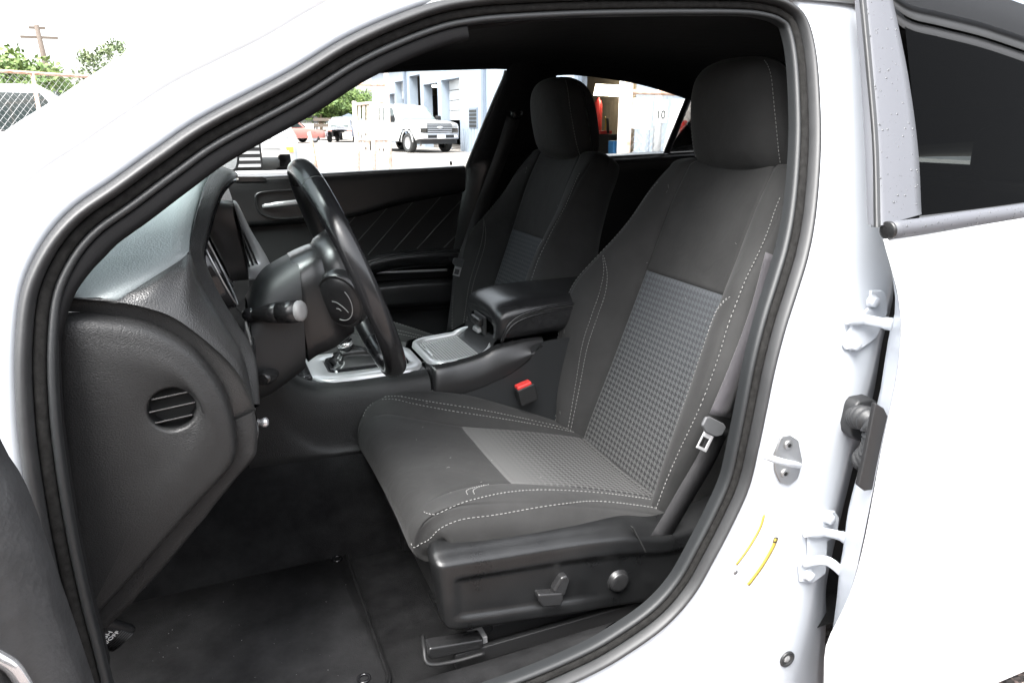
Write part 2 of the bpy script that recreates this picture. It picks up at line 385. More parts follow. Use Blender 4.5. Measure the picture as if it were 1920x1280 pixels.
# roof, windshield, hood, far side, floor: enough of the shell to shade the cabin as the real one does
nx = 22
def roof_z(x): return interp([-.6, -.35, -.1, .15, .45, .9, 1.5, 2.1, 2.6], [.97, 1.10, 1.235, 1.36, 1.435, 1.465, 1.44, 1.30, 1.08], x)
rows = []
for k in range(15):
    s = -1+2*k/14; row = []
    for j in range(nx):
        x = .12+(2.05-.12)*j/(nx-1); e = .60-.02*max(0, (x-1.4))
        row.append(V((x, s*e, roof_z(x)-.045*abs(s)**2.4)))
    rows.append(row)
MB().grid(rows).make('roof', M['paint'], car, solid=.02)
rows = []                                                            # black headliner under the roof, rolling down to the side rails
for k in range(27):
    s = -1+2*k/26; row = []
    for j in range(nx):
        x = .10+(2.1-.10)*j/(nx-1); e = .63 if s > 0 else .575
        z = roof_z(x)-.050-.035*abs(s)**4
        row.append(V((x, s*e, z)))
    rows.append(row)
MB().grid(rows).make('headliner', M['liner'], car, solid=.01)
rows = []
for k in range(13):
    s = -1+2*k/12; row = []
    for j in range(8):
        f = j/7; x = .13-.93*f+.10*s*s*f; row.append(V((x, s*(.58+.12*f), 1.375-.43*f-.02*s*s)))
    rows.append(row)
MB().grid(rows).make('windshield', M['wind'], car)
rows = []
for k in range(11):
    s = -1+2*k/10
    rows.append([V((2.02+.62*j/6, s*(.56+.06*j/6), 1.385-.30*j/6-.03*s*s)) for j in range(7)])
MB().grid(rows).make('rear_window', M['tint'], car)
rows = []
for k in range(13):
    s = -1+2*k/12
    rows.append([V((-.74-1.15*j/7-.05*(1-s*s), s*.88, .945-.10*(j/7)**1.6-.05*abs(s)**3)) for j in range(8)])
MB().grid(rows).make('hood', M['paint'], car, solid=.02)
for sgn in (-1, 1):
    rows = [[V((x, sgn*(.90+.03*math.sin(z*3)), z)) for x in (-2.0, -1.6, -1.2, -.8, -.5, -.33)] for z in (.9, .75, .55, .35, .2)]
    MB().grid(rows).make('fender', M['paint'], car, solid=.02)
f = MB(); f.box((-2.0, -.88, .15), (-.62, .88, .7)); f.make('engine_bay', M['darkplastic'], car)
f = MB(); f.box((2.15, -.84, .2), (3.0, .84, 1.05)); f.make('trunk', M['paint'], car, bevel=.08, seg=4)
f = MB(); f.box((-.62, -.72, .19), (2.1, .72, .205)); f.make('floor_pan', M['darkplastic'], car)
f = MB()                                                             # carpet: footwell floor, toe board, tunnel
f.loft([[(x, y, z) for x, z in ((-.60, .62), (-.52, .44), (-.36, .30), (-.26, .247), (-.1, .243), (.4, .243), (1.2, .243), (2.0, .243))] for y in (-.77, -.4, -.16)], n=40)
f.loft([[(x, y, z) for x, z in ((-.60, .62), (-.52, .44), (-.36, .30), (-.26, .247), (-.1, .243), (.4, .243), (1.2, .243), (2.0, .243))] for y in (.16, .4, .77)], n=40)
f.loft([[(-.6, -.185, .25), (.3, -.180, .24), (2, -.180, .24)], [(-.6, -.158, .40), (.3, -.158, .38), (2, -.155, .36)], [(-.6, -.135, .56), (.3, -.135, .50), (2, -.135, .44)], [(-.6, .135, .56), (.3, .135, .50), (2, .135, .44)], [(-.6, .158, .40), (.3, .158, .38), (2, .155, .36)], [(-.6, .185, .25), (.3, .180, .24), (2, .180, .24)]], n=16, sub=2)
f.loft([[(-.62, y, .25), (-.62, y, .6), (-.62, y, .98)] for y in (-.8, 0, .8)], n=6)
f.make('carpet', M['carpet'], car)
f = MB(); f.box((2.0, -.78, .2), (2.1, .78, 1.08)); f.make('rear_bulkhead', M['liner'], car)
f = MB(); f.box((1.85, -.70, 1.03), (2.6, .70, 1.05)); f.make('parcel_shelf', M['liner'], car)
# inner sill: carpeted step and plastic scuff plate along the bottom of the opening
f = MB(); f.loft([[(-.2, -.755, .36), (.2, -.755, .325), (.55, -.755, .335)], [(-.2, -.735, .375), (.2, -.735, .345), (.55, -.735, .352)], [(-.2, -.70, .36), (.2, -.70, .335), (.6, -.70, .335)], [(-.2, -.675, .30), (.2, -.675, .28), (.6, -.675, .28)], [(-.2, -.665, .24), (.2, -.665, .24), (.6, -.665, .24)]], n=24, sub=4)
f.make('sill_carpet', M['carpet'], car)
pl = [aty(1042, 1224, -.715), aty(1064, 1258, -.765), aty(1068, 1276, -.785), (.3, -.785, .335), (-.1, -.785, .36), (-.1, -.745, .375), (.3, -.735, .352), aty(905, 1262, -.715)]
f = MB(); f.loft([[aty(1043, 1222, -.70), aty(900, 1258, -.70), aty(800, 1290, -.70), (.1, -.70, .35)], [aty(1058, 1240, -.735), aty(910, 1280, -.735), aty(800, 1310, -.735), (.1, -.735, .362)],
      [aty(1068, 1268, -.775), aty(930, 1306, -.775), aty(800, 1345, -.775), (.1, -.775, .35)], [aty(1069, 1282, -.79), aty(930, 1330, -.79), aty(800, 1365, -.79), (.1, -.79, .32)]], n=20, sub=4)
f.make('sill_scuff_plate', mat('worn_grey_scuff_plastic', (.030, .0305, .0315), .45, 0, 'pebble', 500, .6, dirt=.3), car, solid=.012, bevel=.003)

# hardware on the B pillar
def plate(name, pxs, off, mt, th=.004, parent=car, bev=.0015, **k):
    mb_ = MB(); mb_.prism([ats(x, y, off) for x, y in pxs], (0, -th, 0)); return mb_.make(name, mt, parent, bevel=bev, **k)
st = plate('door_striker', [(1462, 818), (1480, 815), (1495, 825), (1502, 862), (1494, 895), (1478, 908), (1460, 902), (1450, 880), (1449, 850)], -.001, M['steel'], .004, car, .002); sub(car, st)
for q in [(1477, 833), (1470, 886)]:
    c = ats(*q, -.004)
    MB().lathe([(0, .0085), (.003, .0085), (.004, .007), (.004, .0)], c, (0, -1, 0), 20).make('screw', M['steel'], st)
    b_ = MB()
    for a in range(3):
        b_.box((-.0038, -.0012, 0), (.0038, .0012, .0006), frame_M(c+V((0, -.0042, 0)), (math.cos(a*1.047), 0, math.sin(a*1.047)), (-math.sin(a*1.047), 0, math.cos(a*1.047))))
    b_.make('screw_socket', M['ink'], st, kind='stuff')
p0, p1, p2 = ats(1500, 862, -.004), ats(1470, 868, -.040), ats(1428, 853, -.045)
f = MB().tube(curve([ats(1498, 872, 0), ats(1488, 870, -.03), ats(1462, 864, -.045), ats(1430, 853, -.040)], 16), .0055, 10); f.make('striker_loop', M['jamb'], st)
f = MB(); f.prism([ats(x, y, .004) for x, y in [(1588, 741), (1612, 737), (1624, 745), (1624, 760), (1616, 800), (1604, 814), (1586, 816), (1574, 806), (1572, 790), (1580, 752)]], (0, -.028, 0)); bt = f.make('wiring_boot', M['rubber'], car, bevel=.005, seg=3); sub(car, bt)
path = curve([ats(1606, 782, -.02), ats(1620, 783, -.055), ats(1636, 796, -.080), ats(1642, 820, -.085), ats(1634, 846, -.075), ats(1616, 866, -.05)], 90)
MB().tube(path, [.0175+.0035*math.sin(i*.85) for i in range(90)], 16).make('corrugated_hose', M['rubber'], bt)
MPL = 1
c = ats(1475, 1234, 0)
MB().lathe([(0, .0165), (.003, .0165), (.0045, .014), (.003, .010), (.0005, .008), (.0005, 0)], c, (0, -1, 0), 28).make('body_plug', M['rubber'], car)
MB().lathe([(0, .0078), (.0022, .0072), (.003, .004), (.003, 0)], c, (0, -1, 0), 20).make('plug_centre', M['greycap'], car)
# stickers
def sticker(pts, w, off=-.0015):
    c = curve([ats(x, y, off) for x, y in pts], 20); mb_ = MB(); a, b = [], []
    for i, p in enumerate(c):
        t_ = (c[min(i+1, 19)]-c[max(i-1, 0)]).normalized(); s_ = t_.cross(V((0, 1, 0))).normalized()*w*.5; a.append(p-s_); b.append(p+s_)
    return mb_.grid([a, b])
sticker([(1433, 965), (1425, 990), (1405, 1025), (1381, 1058)], .0052).make('label_strip', M['yellow'], car, solid=.0003)
sticker([(1456, 1010), (1447, 1030), (1428, 1062), (1403, 1096)], .0085).make('tyre_label', M['yellow'], car, solid=.0003)
sticker([(1456, 1007), (1454, 1012), (1452, 1017)], .0088, -.0021).make('label_box', M['ink'], car, solid=.0003)
sticker([(1455.2, 1009.5), (1454, 1012), (1453, 1014.5)], .0055, -.0028).make('label_mark', M['yellow'], car, solid=.0003)
MB().lathe([(0, .0045), (.0006, .0045), (.0006, .0)], ats(1379, 1072, 0), (0, -1, 0), 20).make('round_stamp', M['steel'], car)

# ================================================================== rear door (closed), seen beside the B pillar
def ydoor(z): return interp([.1, .5, .8, .95, 1.05, 1.2, 1.4, 1.5], [-.905, -.945, -.935, -.905, -.855, -.775, -.665, -.61], z)
def atd(x, y, o=0):
    z = 1.
    for _ in range(60): p = aty(x, y, ydoor(z)+o); z = .6*z+.4*p.z
    return p
rd = thing('rear_door', 'closed white rear door with tinted window right of the pillar', 'car door', (1.4, -.88, .2))
def hinge(label, pts_plate, bolt, arm, door_end):
    t = plate('door_hinge', pts_plate, -.001, M['jamb'], .006, rd, .003, seg=3, label=label); sub(rd, t)
    for q in bolt:
        MB().lathe([(0, .012), (.003, .012), (.0035, .009), (.010, .009), (.0115, .0075), (.0115, 0)], ats(*q, -.007), (0, -1, 0), 18).make('bolt', M['jamb'], t)
    a = [ats(x, y, o) for x, y, o in arm]
    MB().tube(curve(a, 16), [.012]*5+[.009]*6+[.011]*5, 12, sx=.55, up=(0, 0, 1)).make('hinge_arm', M['jamb'], t)
    c = ats(*door_end)
    MB().lathe([(-.022, 0), (-.022, .008), (.022, .008), (.026, .006), (.026, 0)], c, (.08, 0, 1), 16).make('hinge_pin', M['steel'], t)
    return t
hinge('white upper rear door hinge just above the rubber wiring boot', [(1628, 543), (1650, 543), (1658, 552), (1660, 585), (1640, 632), (1612, 652), (1582, 655), (1576, 645), (1592, 610), (1600, 600), (1625, 575)],
      [(1634, 565), (1600, 645)], [(1590, 595, -.012), (1625, 600, -.02), (1660, 606, -.045), (1686, 610, -.07)], (1683, 612, -.075))
hinge2 = hinge('white lower rear door hinge near the yellow tyre labels', [(1540, 955), (1562, 955), (1570, 968), (1566, 1000), (1548, 1012), (1545, 1072), (1520, 1090), (1496, 1088), (1494, 1058), (1512, 1040), (1510, 990)],
      [(1552, 970), (1514, 1076)], [(1512, 995, -.012), (1560, 1000, -.02), (1585, 1008, -.05), (1606, 1016, -.075)], (1603, 1018, -.08))
t = hinge2
MB().tube(curve([ats(1505, 1055, -.012), ats(1545, 1050, -.03), ats(1568, 1062, -.05), ats(1590, 1085, -.075)], 16), .010, 12, sx=.5, up=(0, 0, 1)).make('check_strap', M['jamb'], t)
edge = curve([atd(1656, 449), atd(1672, 505), atd(1686, 565), atd(1690, 610), atd(1683, 700), atd(1650, 860), atd(1602, 1090), atd(1570, 1165), atd(1548, 1215), atd(1544, 1290), atd(1540, 1420)], 40)
rows = []
for dx, dy, f_ in [(.095, .05, 0), (.055, .030, 0), (.024, .014, 0), (.007, .005, 0), (.001, .0012, 0), (.004, 0, 0), (.02, 0, .02), (0, 0, .08), (0, 0, .16), (0, 0, .3), (0, 0, .5), (0, 0, .7), (0, 0, 1.)]:
    row = []
    for k, p in enumerate(edge):
        x = p.x+dx+(2.02-p.x)*f_; row.append(V((x, ydoor(p.z)+dy, p.z+(x-p.x)*.055*max(0, 1-k/39.))))
    rows.append(row)
mb = MB(); mb.grid(rows); mb.make('door_skin', M['paint'], rd)
# inner edge return of the door
fl = curve([atd(x+(9 if y < 1050 else 3), y, .065) for x, y in [(1676, 500), (1683, 550), (1664, 620), (1652, 690), (1642, 750), (1614, 850), (1592, 930), (1582, 974), (1576, 1022), (1572, 1087), (1568, 1130), (1560, 1190), (1552, 1240), (1549, 1300), (1544, 1420)]], 40)
mb = MB(); mb.grid([[p+V((.001, .002, 0)) for p in edge], [p.lerp(q, .6) for p, q in zip([e_+V((.012, .014, 0)) for e_ in edge], fl)], fl, [p+V((.01, .012, 0)) for p in fl], [p+V((.09, .03, 0)) for p in fl]]); mb.make('door_edge', M['jamb'], rd)
mb = MB(); mb.prism([atd(x, y, .014) for x, y in [(1634, 752), (1650, 762), (1661, 785), (1652, 880), (1642, 912), (1614, 916), (1602, 906), (1613, 860)]], (0, -.008, 0)); mb.make('mounting_plate', M['darkplastic'], rd, bevel=.002)
# black applique on the front of the window frame
L_ = [(1622, -60), (1621, 0), (1632, 130), (1641, 270), (1648, 424)]; R_ = [(1660, -60), (1674, 0), (1702, 137), (1721, 275), (1728, 402)]
def between(f_): return [atd(a[0]+(b[0]-a[0])*f_, a[1]+(b[1]-a[1])*f_, -.004*math.sin(f_*3.14)) for a, b in zip(L_, R_)]
appl = mat('wet_satin_grey_paint', (.085, .088, .098), .5, 0, spec=.35)
mb = MB(); mb.loft([[p+V((0, .02, 0)) for p in between(0)]]+[between(k/6) for k in range(7)]+[[p+V((0, .015, 0)) for p in between(1)]], n=40, uni=True); mb.make('window_frame_panel', appl, rd)
# rubber strip between pillar and frame
mb = MB(); mb.loft([[atd(x, y, o) for x, y in [(1600, -60), (1606, 0), (1618, 130), (1629, 270), (1633, 426)]] for o in (.06,)]+[[atd(x+dx, y, o) for x, y in [(1600, -60), (1606, 0), (1618, 130), (1629, 270), (1633, 426)]] for dx, o in ((5, .01), (9, -.004), (14, -.006), (18, -.003), (21, .012))], n=30, uni=True)
mb.make('frame_seal', M['rubber'], rd)
# upper frame
M['framedark'] = mat('satin_black_frame', (.013, .0135, .0145), .5, spec=.08)
top = [(1650, -40), (1700, 5), (1760, 22), (1840, 42), (1930, 72), (2050, 115)]
for nm, d0, d1, o0, mt in (('upper_frame', -60, 0, -.002, M['framedark']), ('upper_seal', 0, 26, .012, M['rubber']), ('upper_channel', 26, 52, .022, M['darkplastic'])):
    mb = MB(); mb.loft([[atd(x, y+d0+(d1-d0)*k/4, o0-.004*math.sin(k/4*3.14)) for x, y in top] for k in range(5)], n=30, uni=True); mb.make(nm, mt, rd)
gl = [[atd(x, y, .02) for x, y in r_] for r_ in ([(1690, -20), (1800, 20), (1930, 70), (2100, 130)], [(1705, 130), (1800, 150), (1930, 180), (2100, 200)], [(1722, 290), (1800, 290), (1930, 280), (2100, 270)], [(1724, 408), (1800, 402), (1930, 388), (2100, 370)])]
mb = MB(); mb.loft(gl, n=12, sub=3, uni=True); mb.make('window_pane', M['tint'], rd)
# belt moulding, a tube with a capped end
c0 = [(1668, 432), (1730, 424), (1830, 409), (1925, 396), (2060, 376)]
pth = curve([atd(x, y, -.004) for x, y in c0], 30)
MB().tube(pth, .0135, 14, sx=.9).make('belt_moulding', appl, rd)
MB().lathe([(0, .0142), (.004, .0142), (.005, .012), (.005, 0)], pth[0]+(pth[0]-pth[1]).normalized()*.001, (pth[0]-pth[1]), 18).make('moulding_cap', M['plastic'], rd)
mb = MB(); mb.loft([[atd(x, y, o) for x, y in [(1724, 405), (1830, 392), (1925, 379), (2060, 359)]] for o in (.018, -.003)]+[[atd(x, y+12, -.004) for x, y in [(1724, 405), (1830, 392), (1925, 379), (2060, 359)]]], n=20, uni=True); mb.make('window_sill_seal', M['rubber'], rd)
# rain drops on the wet frame and moulding
random.seed(3)
mb = MB()
def drop(c, r, nrm_):
    n_ = V(nrm_).normalized(); a = n_.orthogonal().normalized(); b = n_.cross(a)
    rows = [[c+n_*(r*.45*math.sin(h))+(a*math.cos(k*1.047)+b*math.sin(k*1.047))*(r*math.cos(h)) for k in range(6)] for h in (0, .6, 1.2)]
    mb.grid(rows, cu=True); b0 = len(mb.v)-6; mb.f.append(tuple(b0+k for k in range(6))); mb.sm.append(True)
for k in range(190):
    v_ = random.random(); u = random.random()
    l = [a for a in L_]; i = min(int(v_*4), 3); ff = v_*4-i
    a = (L_[i][0]+(L_[i+1][0]-L_[i][0])*ff, L_[i][1]+(L_[i+1][1]-L_[i][1])*ff); b = (R_[i][0]+(R_[i+1][0]-R_[i][0])*ff, R_[i][1]+(R_[i+1][1]-R_[i][1])*ff)
    p = atd(a[0]+(b[0]-a[0])*u, a[1]+(b[1]-a[1])*u, -.004*math.sin(u*3.14))
    drop(p, random.choice([.0006, .0008, .001, .0014, .002]), (0, -1, .45))
for k in range(90):
    i = random.randrange(1, 29); a = random.uniform(.2, 2.4); p = pth[i].lerp(pth[i-1], random.random())
    n_ = V((0, -math.sin(a), math.cos(a))); drop(p+n_*.0128, random.choice([.0008, .0012, .0018]), n_)
wet = mat('rain_water', (.045, .047, .05), .04, 0, spec=.8)
mb.make('rain_drops', wet, rd, kind='stuff')

# ================================================================== front door, swung wide open, only its hinge side shows
fd = thing('front_door', 'open driver door trim edge at the lower left corner', 'car door', (-.3, -1.4, .25))
de = [V((-.187, -.95, 1.00)), V((-.182, -.95, .94)), aty(60, 905, -.952), aty(125, 1090, -.955), aty(188, 1285, -.95), V((-.148, -.955, .58)), V((-.165, -.96, .40)), V((-.2, -.965, .30))]
def doff(dx, dy): return [p+V((dx, dy, 0)) for p in de]
mb = MB(); mb.loft([doff(-.12, .02), doff(-.04, .018), doff(-.008, .012), doff(0, 0), doff(-.002, -.02), doff(-.006, -.05), doff(-.014, -.065), doff(-.03, -.075), doff(-.045, -.10), doff(-.06, -.3), doff(-.075, -.9)], n=50, sub=3)
mb.make('door_trim_panel', mat('worn_pebbled_plastic', (.026, .0265, .0275), .45, 0, 'noise', 160, .7, dirt=.5, dscale=30), fd)
mb = MB(); mb.loft([[V((-.21, -.97, z)) for z in (1.0, .6, .25)], [V((-.24, -.965, z)) for z in (1.0, .6, .25)], [V((-.30, -1.0, z)) for z in (.99, .6, .22)], [V((-.36, -1.9, z)) for z in (1.0, .6, .22)]], n=10); mb.make('door_skin', M['paint'], fd)
cp = curve([aty(-40, 1215, -1.04), aty(-5, 1232, -1.04), aty(25, 1252, -1.04), aty(50, 1290, -1.04)], 14)
MB().tube(cp, .006, 10).make('speaker_ring', M['chrome'], fd)
# ================================================================== front seats
YD = -.375
seat = thing('bucket_seat', 'black cloth driver seat with houndstooth insert and white stitching, nearest the camera', 'car seat', (.6, YD, .25), 'front bucket seats')
class Sheet:
    """surface S(q,t) split in panels along seams; q lateral (-1.5..1.5), t lengthwise"""
    def __init__(s, fn, qs, ts, seams, sg=1):
        s.sg = sg; s.fn = fn; s.qs = qs; s.ts = ts; s.seams = seams
        s.P = [[fn(q, t) for q in qs] for t in ts]
        R, C_ = len(ts), len(qs); s.N = []
        for i in range(R):
            row = []
            for j in range(C_):
                a = s.P[min(i+1, R-1)][j]-s.P[max(i-1, 0)][j]; b = s.P[i][min(j+1, C_-1)]-s.P[i][max(j-1, 0)]
                n = b.cross(a)*sg; row.append(n.normalized() if n.length > 1e-9 else V((0, 0, 1)))
            s.N.append(row)
        for i in range(R):
            for j in range(C_):
                d = seams(qs[j], ts[i])
                if d > 0: s.P[i][j] = s.P[i][j]-s.N[i][j]*d
    def normal(s, q, t):
        e = 1e-3; a = s.fn(q, t+e)-s.fn(q, t-e); b = s.fn(q+e, t)-s.fn(q-e, t); return b.cross(a).normalized()*s.sg
    def panel(s, name, mt, parent, test, uvscale=None, **k):
        mb_ = MB(); idx = {}; vs_ = []; uv = []; f = []
        for i in range(len(s.ts)-1):
            for j in range(len(s.qs)-1):
                qm, tm = .5*(s.qs[j]+s.qs[j+1]), .5*(s.ts[i]+s.ts[i+1])
                if not test(qm, tm): continue
                q = []
                for a, b in ((i, j), (i, j+1), (i+1, j+1), (i+1, j)):
                    if (a, b) not in idx: idx[(a, b)] = len(vs_); vs_.append(s.P[a][b]); uv.append(s.uvf(a, b) if uvscale else (0, 0))
                    q.append(idx[(a, b)])
                f.append(tuple(q))
        mb_.add(vs_, f)
        return mb_.make(name, mt, parent, uv=uv if uvscale else None, **k)
def stitches(name, sheet, lines, parent, lift=.0008, L_=.0045, gap=.0026, w=.00062):
    mb_ = MB()
    for ln in lines:
        qt = [V((q, t, 0)) for q, t in ln]; n = 60*len(ln)
        pts = [_cat(qt, (len(qt)-1)*k/n) for k in range(n+1)]
        P = [sheet.fn(p.x, p.y)+sheet.normal(p.x, p.y)*lift for p in pts]
        acc = 0; start = P[0]; on = True; s0 = 0
        for k in range(1, n+1):
            acc += (P[k]-P[k-1]).length
            if on and acc >= L_:
                a, b = start, P[k]; nn = sheet.normal(pts[k].x, pts[k].y); d = (b-a); sd = d.cross(nn).normalized()*w; up = nn*w
                m_ = (a+b)/2+up*.9
                mb_.add([a+sd-up, a-sd-up, b-sd-up, b+sd-up, m_+sd*.9, m_-sd*.9, a.lerp(m_, .4)+up*.4, b.lerp(m_, .4)+up*.4],
                        [(0, 4, 3), (1, 2, 5), (4, 0, 6), (5, 6, 1), (6, 0, 1), (4, 6, 5), (4, 7, 3), (5, 2, 7), (7, 2, 3), (4, 5, 7), (0, 1, 2, 3)], True)
                on = False; acc = 0
            elif not on and acc >= gap: start = P[k]; on = True; acc = 0
    return mb_.make(name, M['thread'], parent, kind='stuff')

# ---- backrest
Bpath = [(0.0, .782, .405), (.10, .800, .47), (.35, .862, .65), (.65, .936, .868), (.85, .990, 1.02), (1.0, 1.028, 1.10)]
def bx(t): return interp([p[0] for p in Bpath], [p[1] for p in Bpath], t)
def bz(t): return interp([p[0] for p in Bpath], [p[2] for p in Bpath], t)
def b_wi(t): return interp([0, .1, .4, .65, 1], [.165, .165, .152, .142, .135], t)
def b_W(t): return interp([0, .12, .25, .4, .52, .62, .72, .85, .95, 1], [.222, .242, .274, .310, .312, .286, .258, .240, .232, .222], t)
def b_B(t): return interp([0, .1, .25, .42, .55, .66, .78, .9, 1], [.050, .062, .085, .102, .098, .072, .038, .020, .006], t)
QH = [0, .25, .5, .58, .68, .78, .86, .93, 1.0, 1.1, 1.3, 1.5]
def back_fn(q, t):
    tt = min(t, 1.0); over = max(0, t-1.0)
    wi, W, B = b_wi(tt), b_W(tt), b_B(tt); a = abs(q); s = 1 if q >= 0 else -1
    ws = [0, .5*wi, wi, wi+.20*(W-wi), wi+.48*(W-wi), wi+.76*(W-wi), W-.007, W, W-.002, W-.03, .10, 0]
    fs = [0, .002, .009, .012+.30*B, .006+.78*B, B, B-.012, B-.045, -.045, -.10, -.125, -.125]
    w = interp(QH, ws, a); f = interp(QH, fs, a)
    r = rad(19)
    x, z = bx(tt), bz(tt)
    h = 0
    if over > 0:
        th = min(over/.15, 1)*math.pi/2; k = math.cos(th); fc = -.055
        f = fc+(f-fc)*(.12+.88*k); w = w*(1-.30*(1-k)); h = .034*math.sin(th)
    return V((x-f*math.cos(r)+h*math.sin(r), YD-s*w, z+f*math.sin(r)+h*math.cos(r)))
def qlist(extra=()):
    base = [k*.05 for k in range(0, 10)]
    h = base+[.46, .485, .4935, .5, .5065, .515, .54, .58, .62, .66, .70, .74, .775, .792, .80, .808, .825, .85, .88, .91, .94, .97, 1.0, 1.05, 1.1, 1.2, 1.3, 1.4, 1.5]
    return sorted(set([-x for x in h]+h))
TS = [k*.02 for k in range(0, 51)]+[.64, .646, .65, .654, .662]+[1.0+.15*k/9 for k in range(1, 10)]
TS = sorted(set(round(t, 4) for t in TS))
def b_seam(q, t):
    a = abs(q); d = 0
    d = max(d, .0075*max(0, 1-abs(a-.5)/.018)); d = max(d, .0030*max(0, 1-abs(a-.80)/.012)) if t < 1.0 else d
    if a < .5: d = max(d, .0035*max(0, 1-abs(t-.65)/.006))
    return d
bs = Sheet(back_fn, qlist(), TS, b_seam)
def buv(a, b):
    q, t = bs.qs[b], bs.ts[a]; return ((q*2*.155), (t-.10)*.74)
bs.uvf = buv
INS = lambda q, t: abs(q) < .5 and t < .65
back = bs.panel('backrest', M['cloth'], seat, lambda q, t: abs(q) > .5 or t > .65)
sub(seat, back)
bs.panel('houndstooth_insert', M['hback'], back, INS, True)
ln = []
for s in (-1, 1):
    ln.append([(s*.815, .02), (s*.815, .2), (s*.815, .4), (s*.812, .6), (s*.80, .75), (s*.78, .84), (s*.74, .93)])
    for o in (0, .022):
        ln.append([(s*(.60+o), .02), (s*(.605+o), .2), (s*(.615+o), .35), (s*(.612+o), .47), (s*(.62+o), .55), (s*(.66+o*.8), .61), (s*(.745+o*.5), .655)])
stitches('stitching', bs, ln, back)
# ---- headrest
def head_fn(u, v):                                                   # u around 0..1, v -1..1 up
    a = 2*math.pi*u
    hw = interp([-1, -.6, 0, .6, 1], [.144, .149, .146, .134, .116], v); dp = interp([-1, -.4, .3, 1], [.054, .064, .066, .052], v)
    capw = (1-abs(v)**14)**.25 if v < 0 else (1-abs(v)**6)**.36
    capd = (1-abs(v)**6)**.45
    c, s = math.cos(a), math.sin(a)
    k = (abs(c)**3.6+abs(s)**3.6)**(-1/3.6); c *= k; s *= k              # rounded-square plan
    z = .118*v
    xx = 1.055-.020*v+dp*capd*c+(.016*s*s if c < 0 else 0)
    return V((xx, YD+hw*capw*s, 1.209+z))
mb = MB(); NV = 40; NU = 64
rows = []
for i in range(NV+1):
    v = -math.cos(math.pi*i/NV); v = max(-.9999, min(.9999, v)); row = []
    for j in range(NU):
        p = head_fn(j/NU, v); row.append(p)
    rows.append(row)
mb.grid(rows, cu=True); hd = mb.make('headrest', M['cloth'], seat); sub(seat, hd)
class HS:
    def fn(s, q, t): return head_fn(q, t)
    def normal(s, q, t):
        e = 1e-3; n = (s.fn(q+e, t)-s.fn(q-e, t)).cross(s.fn(q, t+e)-s.fn(q, t-e)).normalized(); d = s.fn(q, t)-V((1.045, YD, 1.207)); return n if n.dot(d) > 0 else -n
stitches('stitching', HS(), [[(.645, -.95), (.645, -.4), (.645, .2), (.645, .7), (.645, .9)], [(.355, -.95), (.355, -.4), (.355, .2), (.355, .7), (.355, .9)]], hd)
for s in (-1, 1):
    MB().tube([(1.062, YD+s*.07, 1.02), (1.058, YD+s*.07, 1.13)], .006, 10).make('headrest_post', M['steel'], seat)

# ---- cushion
Cp = [(0, .86, .425), (.07, .80, .452), (.3, .63, .507), (.52, .469, .549), (.70, .354, .577), (.78, .306, .583), (.84, .274, .570), (.89, .256, .541), (.94, .258, .505), (.98, .285, .475), (1.0, .34, .460)]
ct = [p[0] for p in Cp]
def cxf(t): return interp(ct, [p[1] for p in Cp], t)
def czf(t): return interp(ct, [p[2] for p in Cp], t)
def c_wi(t): return interp([0, .07, .3, .52, .68, .78, .86, 1], [.165, .162, .152, .146, .172, .200, .205, .19], t)
def c_W(t): return interp([0, .1, .3, .6, .74, .82, .88, .94, 1], [.240, .252, .266, .272, .264, .248, .232, .220, .205], t)
def c_B(t): return interp([0, .1, .3, .5, .7, .8, .88, 1], [.0, .008, .028, .048, .038, .016, .004, 0], t)
CH = [0, .25, .5, .58, .68, .78, .86, .93, 1.0, 1.1, 1.3]
def cush_fn(q, t):
    wi, W, B = c_wi(t), c_W(t), c_B(t)*(.38 if q > 0 else 1); a = abs(q); s = 1 if q >= 0 else -1     # door-side bolster is worn flat
    if q > 0: W += interp([0, .72, .84, .92, 1], [0, 0, .012, .020, .022], t)
    roll = interp([0, .76, .86, 1], [1, 1, .80, .65], t)
    ws = [0, .5*wi, wi, wi+.25*(W-wi), wi+.52*(W-wi), wi+.78*(W-wi), W-.010, W, W-.004, W-.02, W-.05]
    fs = [0, .001, .004, .004+.45*B, .002+.9*B, B-.001, B-.016*roll-.002, B-.042*roll, -.075*roll, -.10*roll, -.105*roll]
    w = interp(CH, ws, a); f = interp(CH, fs, a)
    e = .006; tx = cxf(t+e)-cxf(t-e); tz = czf(t+e)-czf(t-e); l = math.hypot(tx, tz)
    nx_, nz_ = tz/l, -tx/l                                           # path runs forward (-x): normal points up
    return V((cxf(t)+nx_*f, YD-s*w, czf(t)+nz_*f))
TC = sorted(set([round(k*.018, 4) for k in range(0, 56)]+[1.0, .51, .516, .52, .524, .53, .09, .096, .10, .104, .11]))
def c_seam(q, t):
    a = abs(q); d = .005*max(0, 1-abs(a-.5)/.016) if t < .80 else 0
    d = max(d, .0028*max(0, 1-abs(a-.80)/.012)) if t < .86 else d
    if a < .5: d = max(d, .0022*max(0, 1-abs(t-.52)/.006), .003*max(0, 1-abs(t-.10)/.006))
    return d
cs = Sheet(cush_fn, [q for q in qlist() if abs(q) <= 1.3], TC, c_seam, -1)
cs.uvf = lambda a, b: (cs.qs[b]*2*.152, (cs.ts[a]-.0)*.74)
cush = cs.panel('cushion', M['cloth'], seat, lambda q, t: abs(q) > .5 or t > .52)
sub(seat, cush)
cs.panel('houndstooth_insert', M['hcush'], cush, lambda q, t: abs(q) < .5 and t < .52, True)
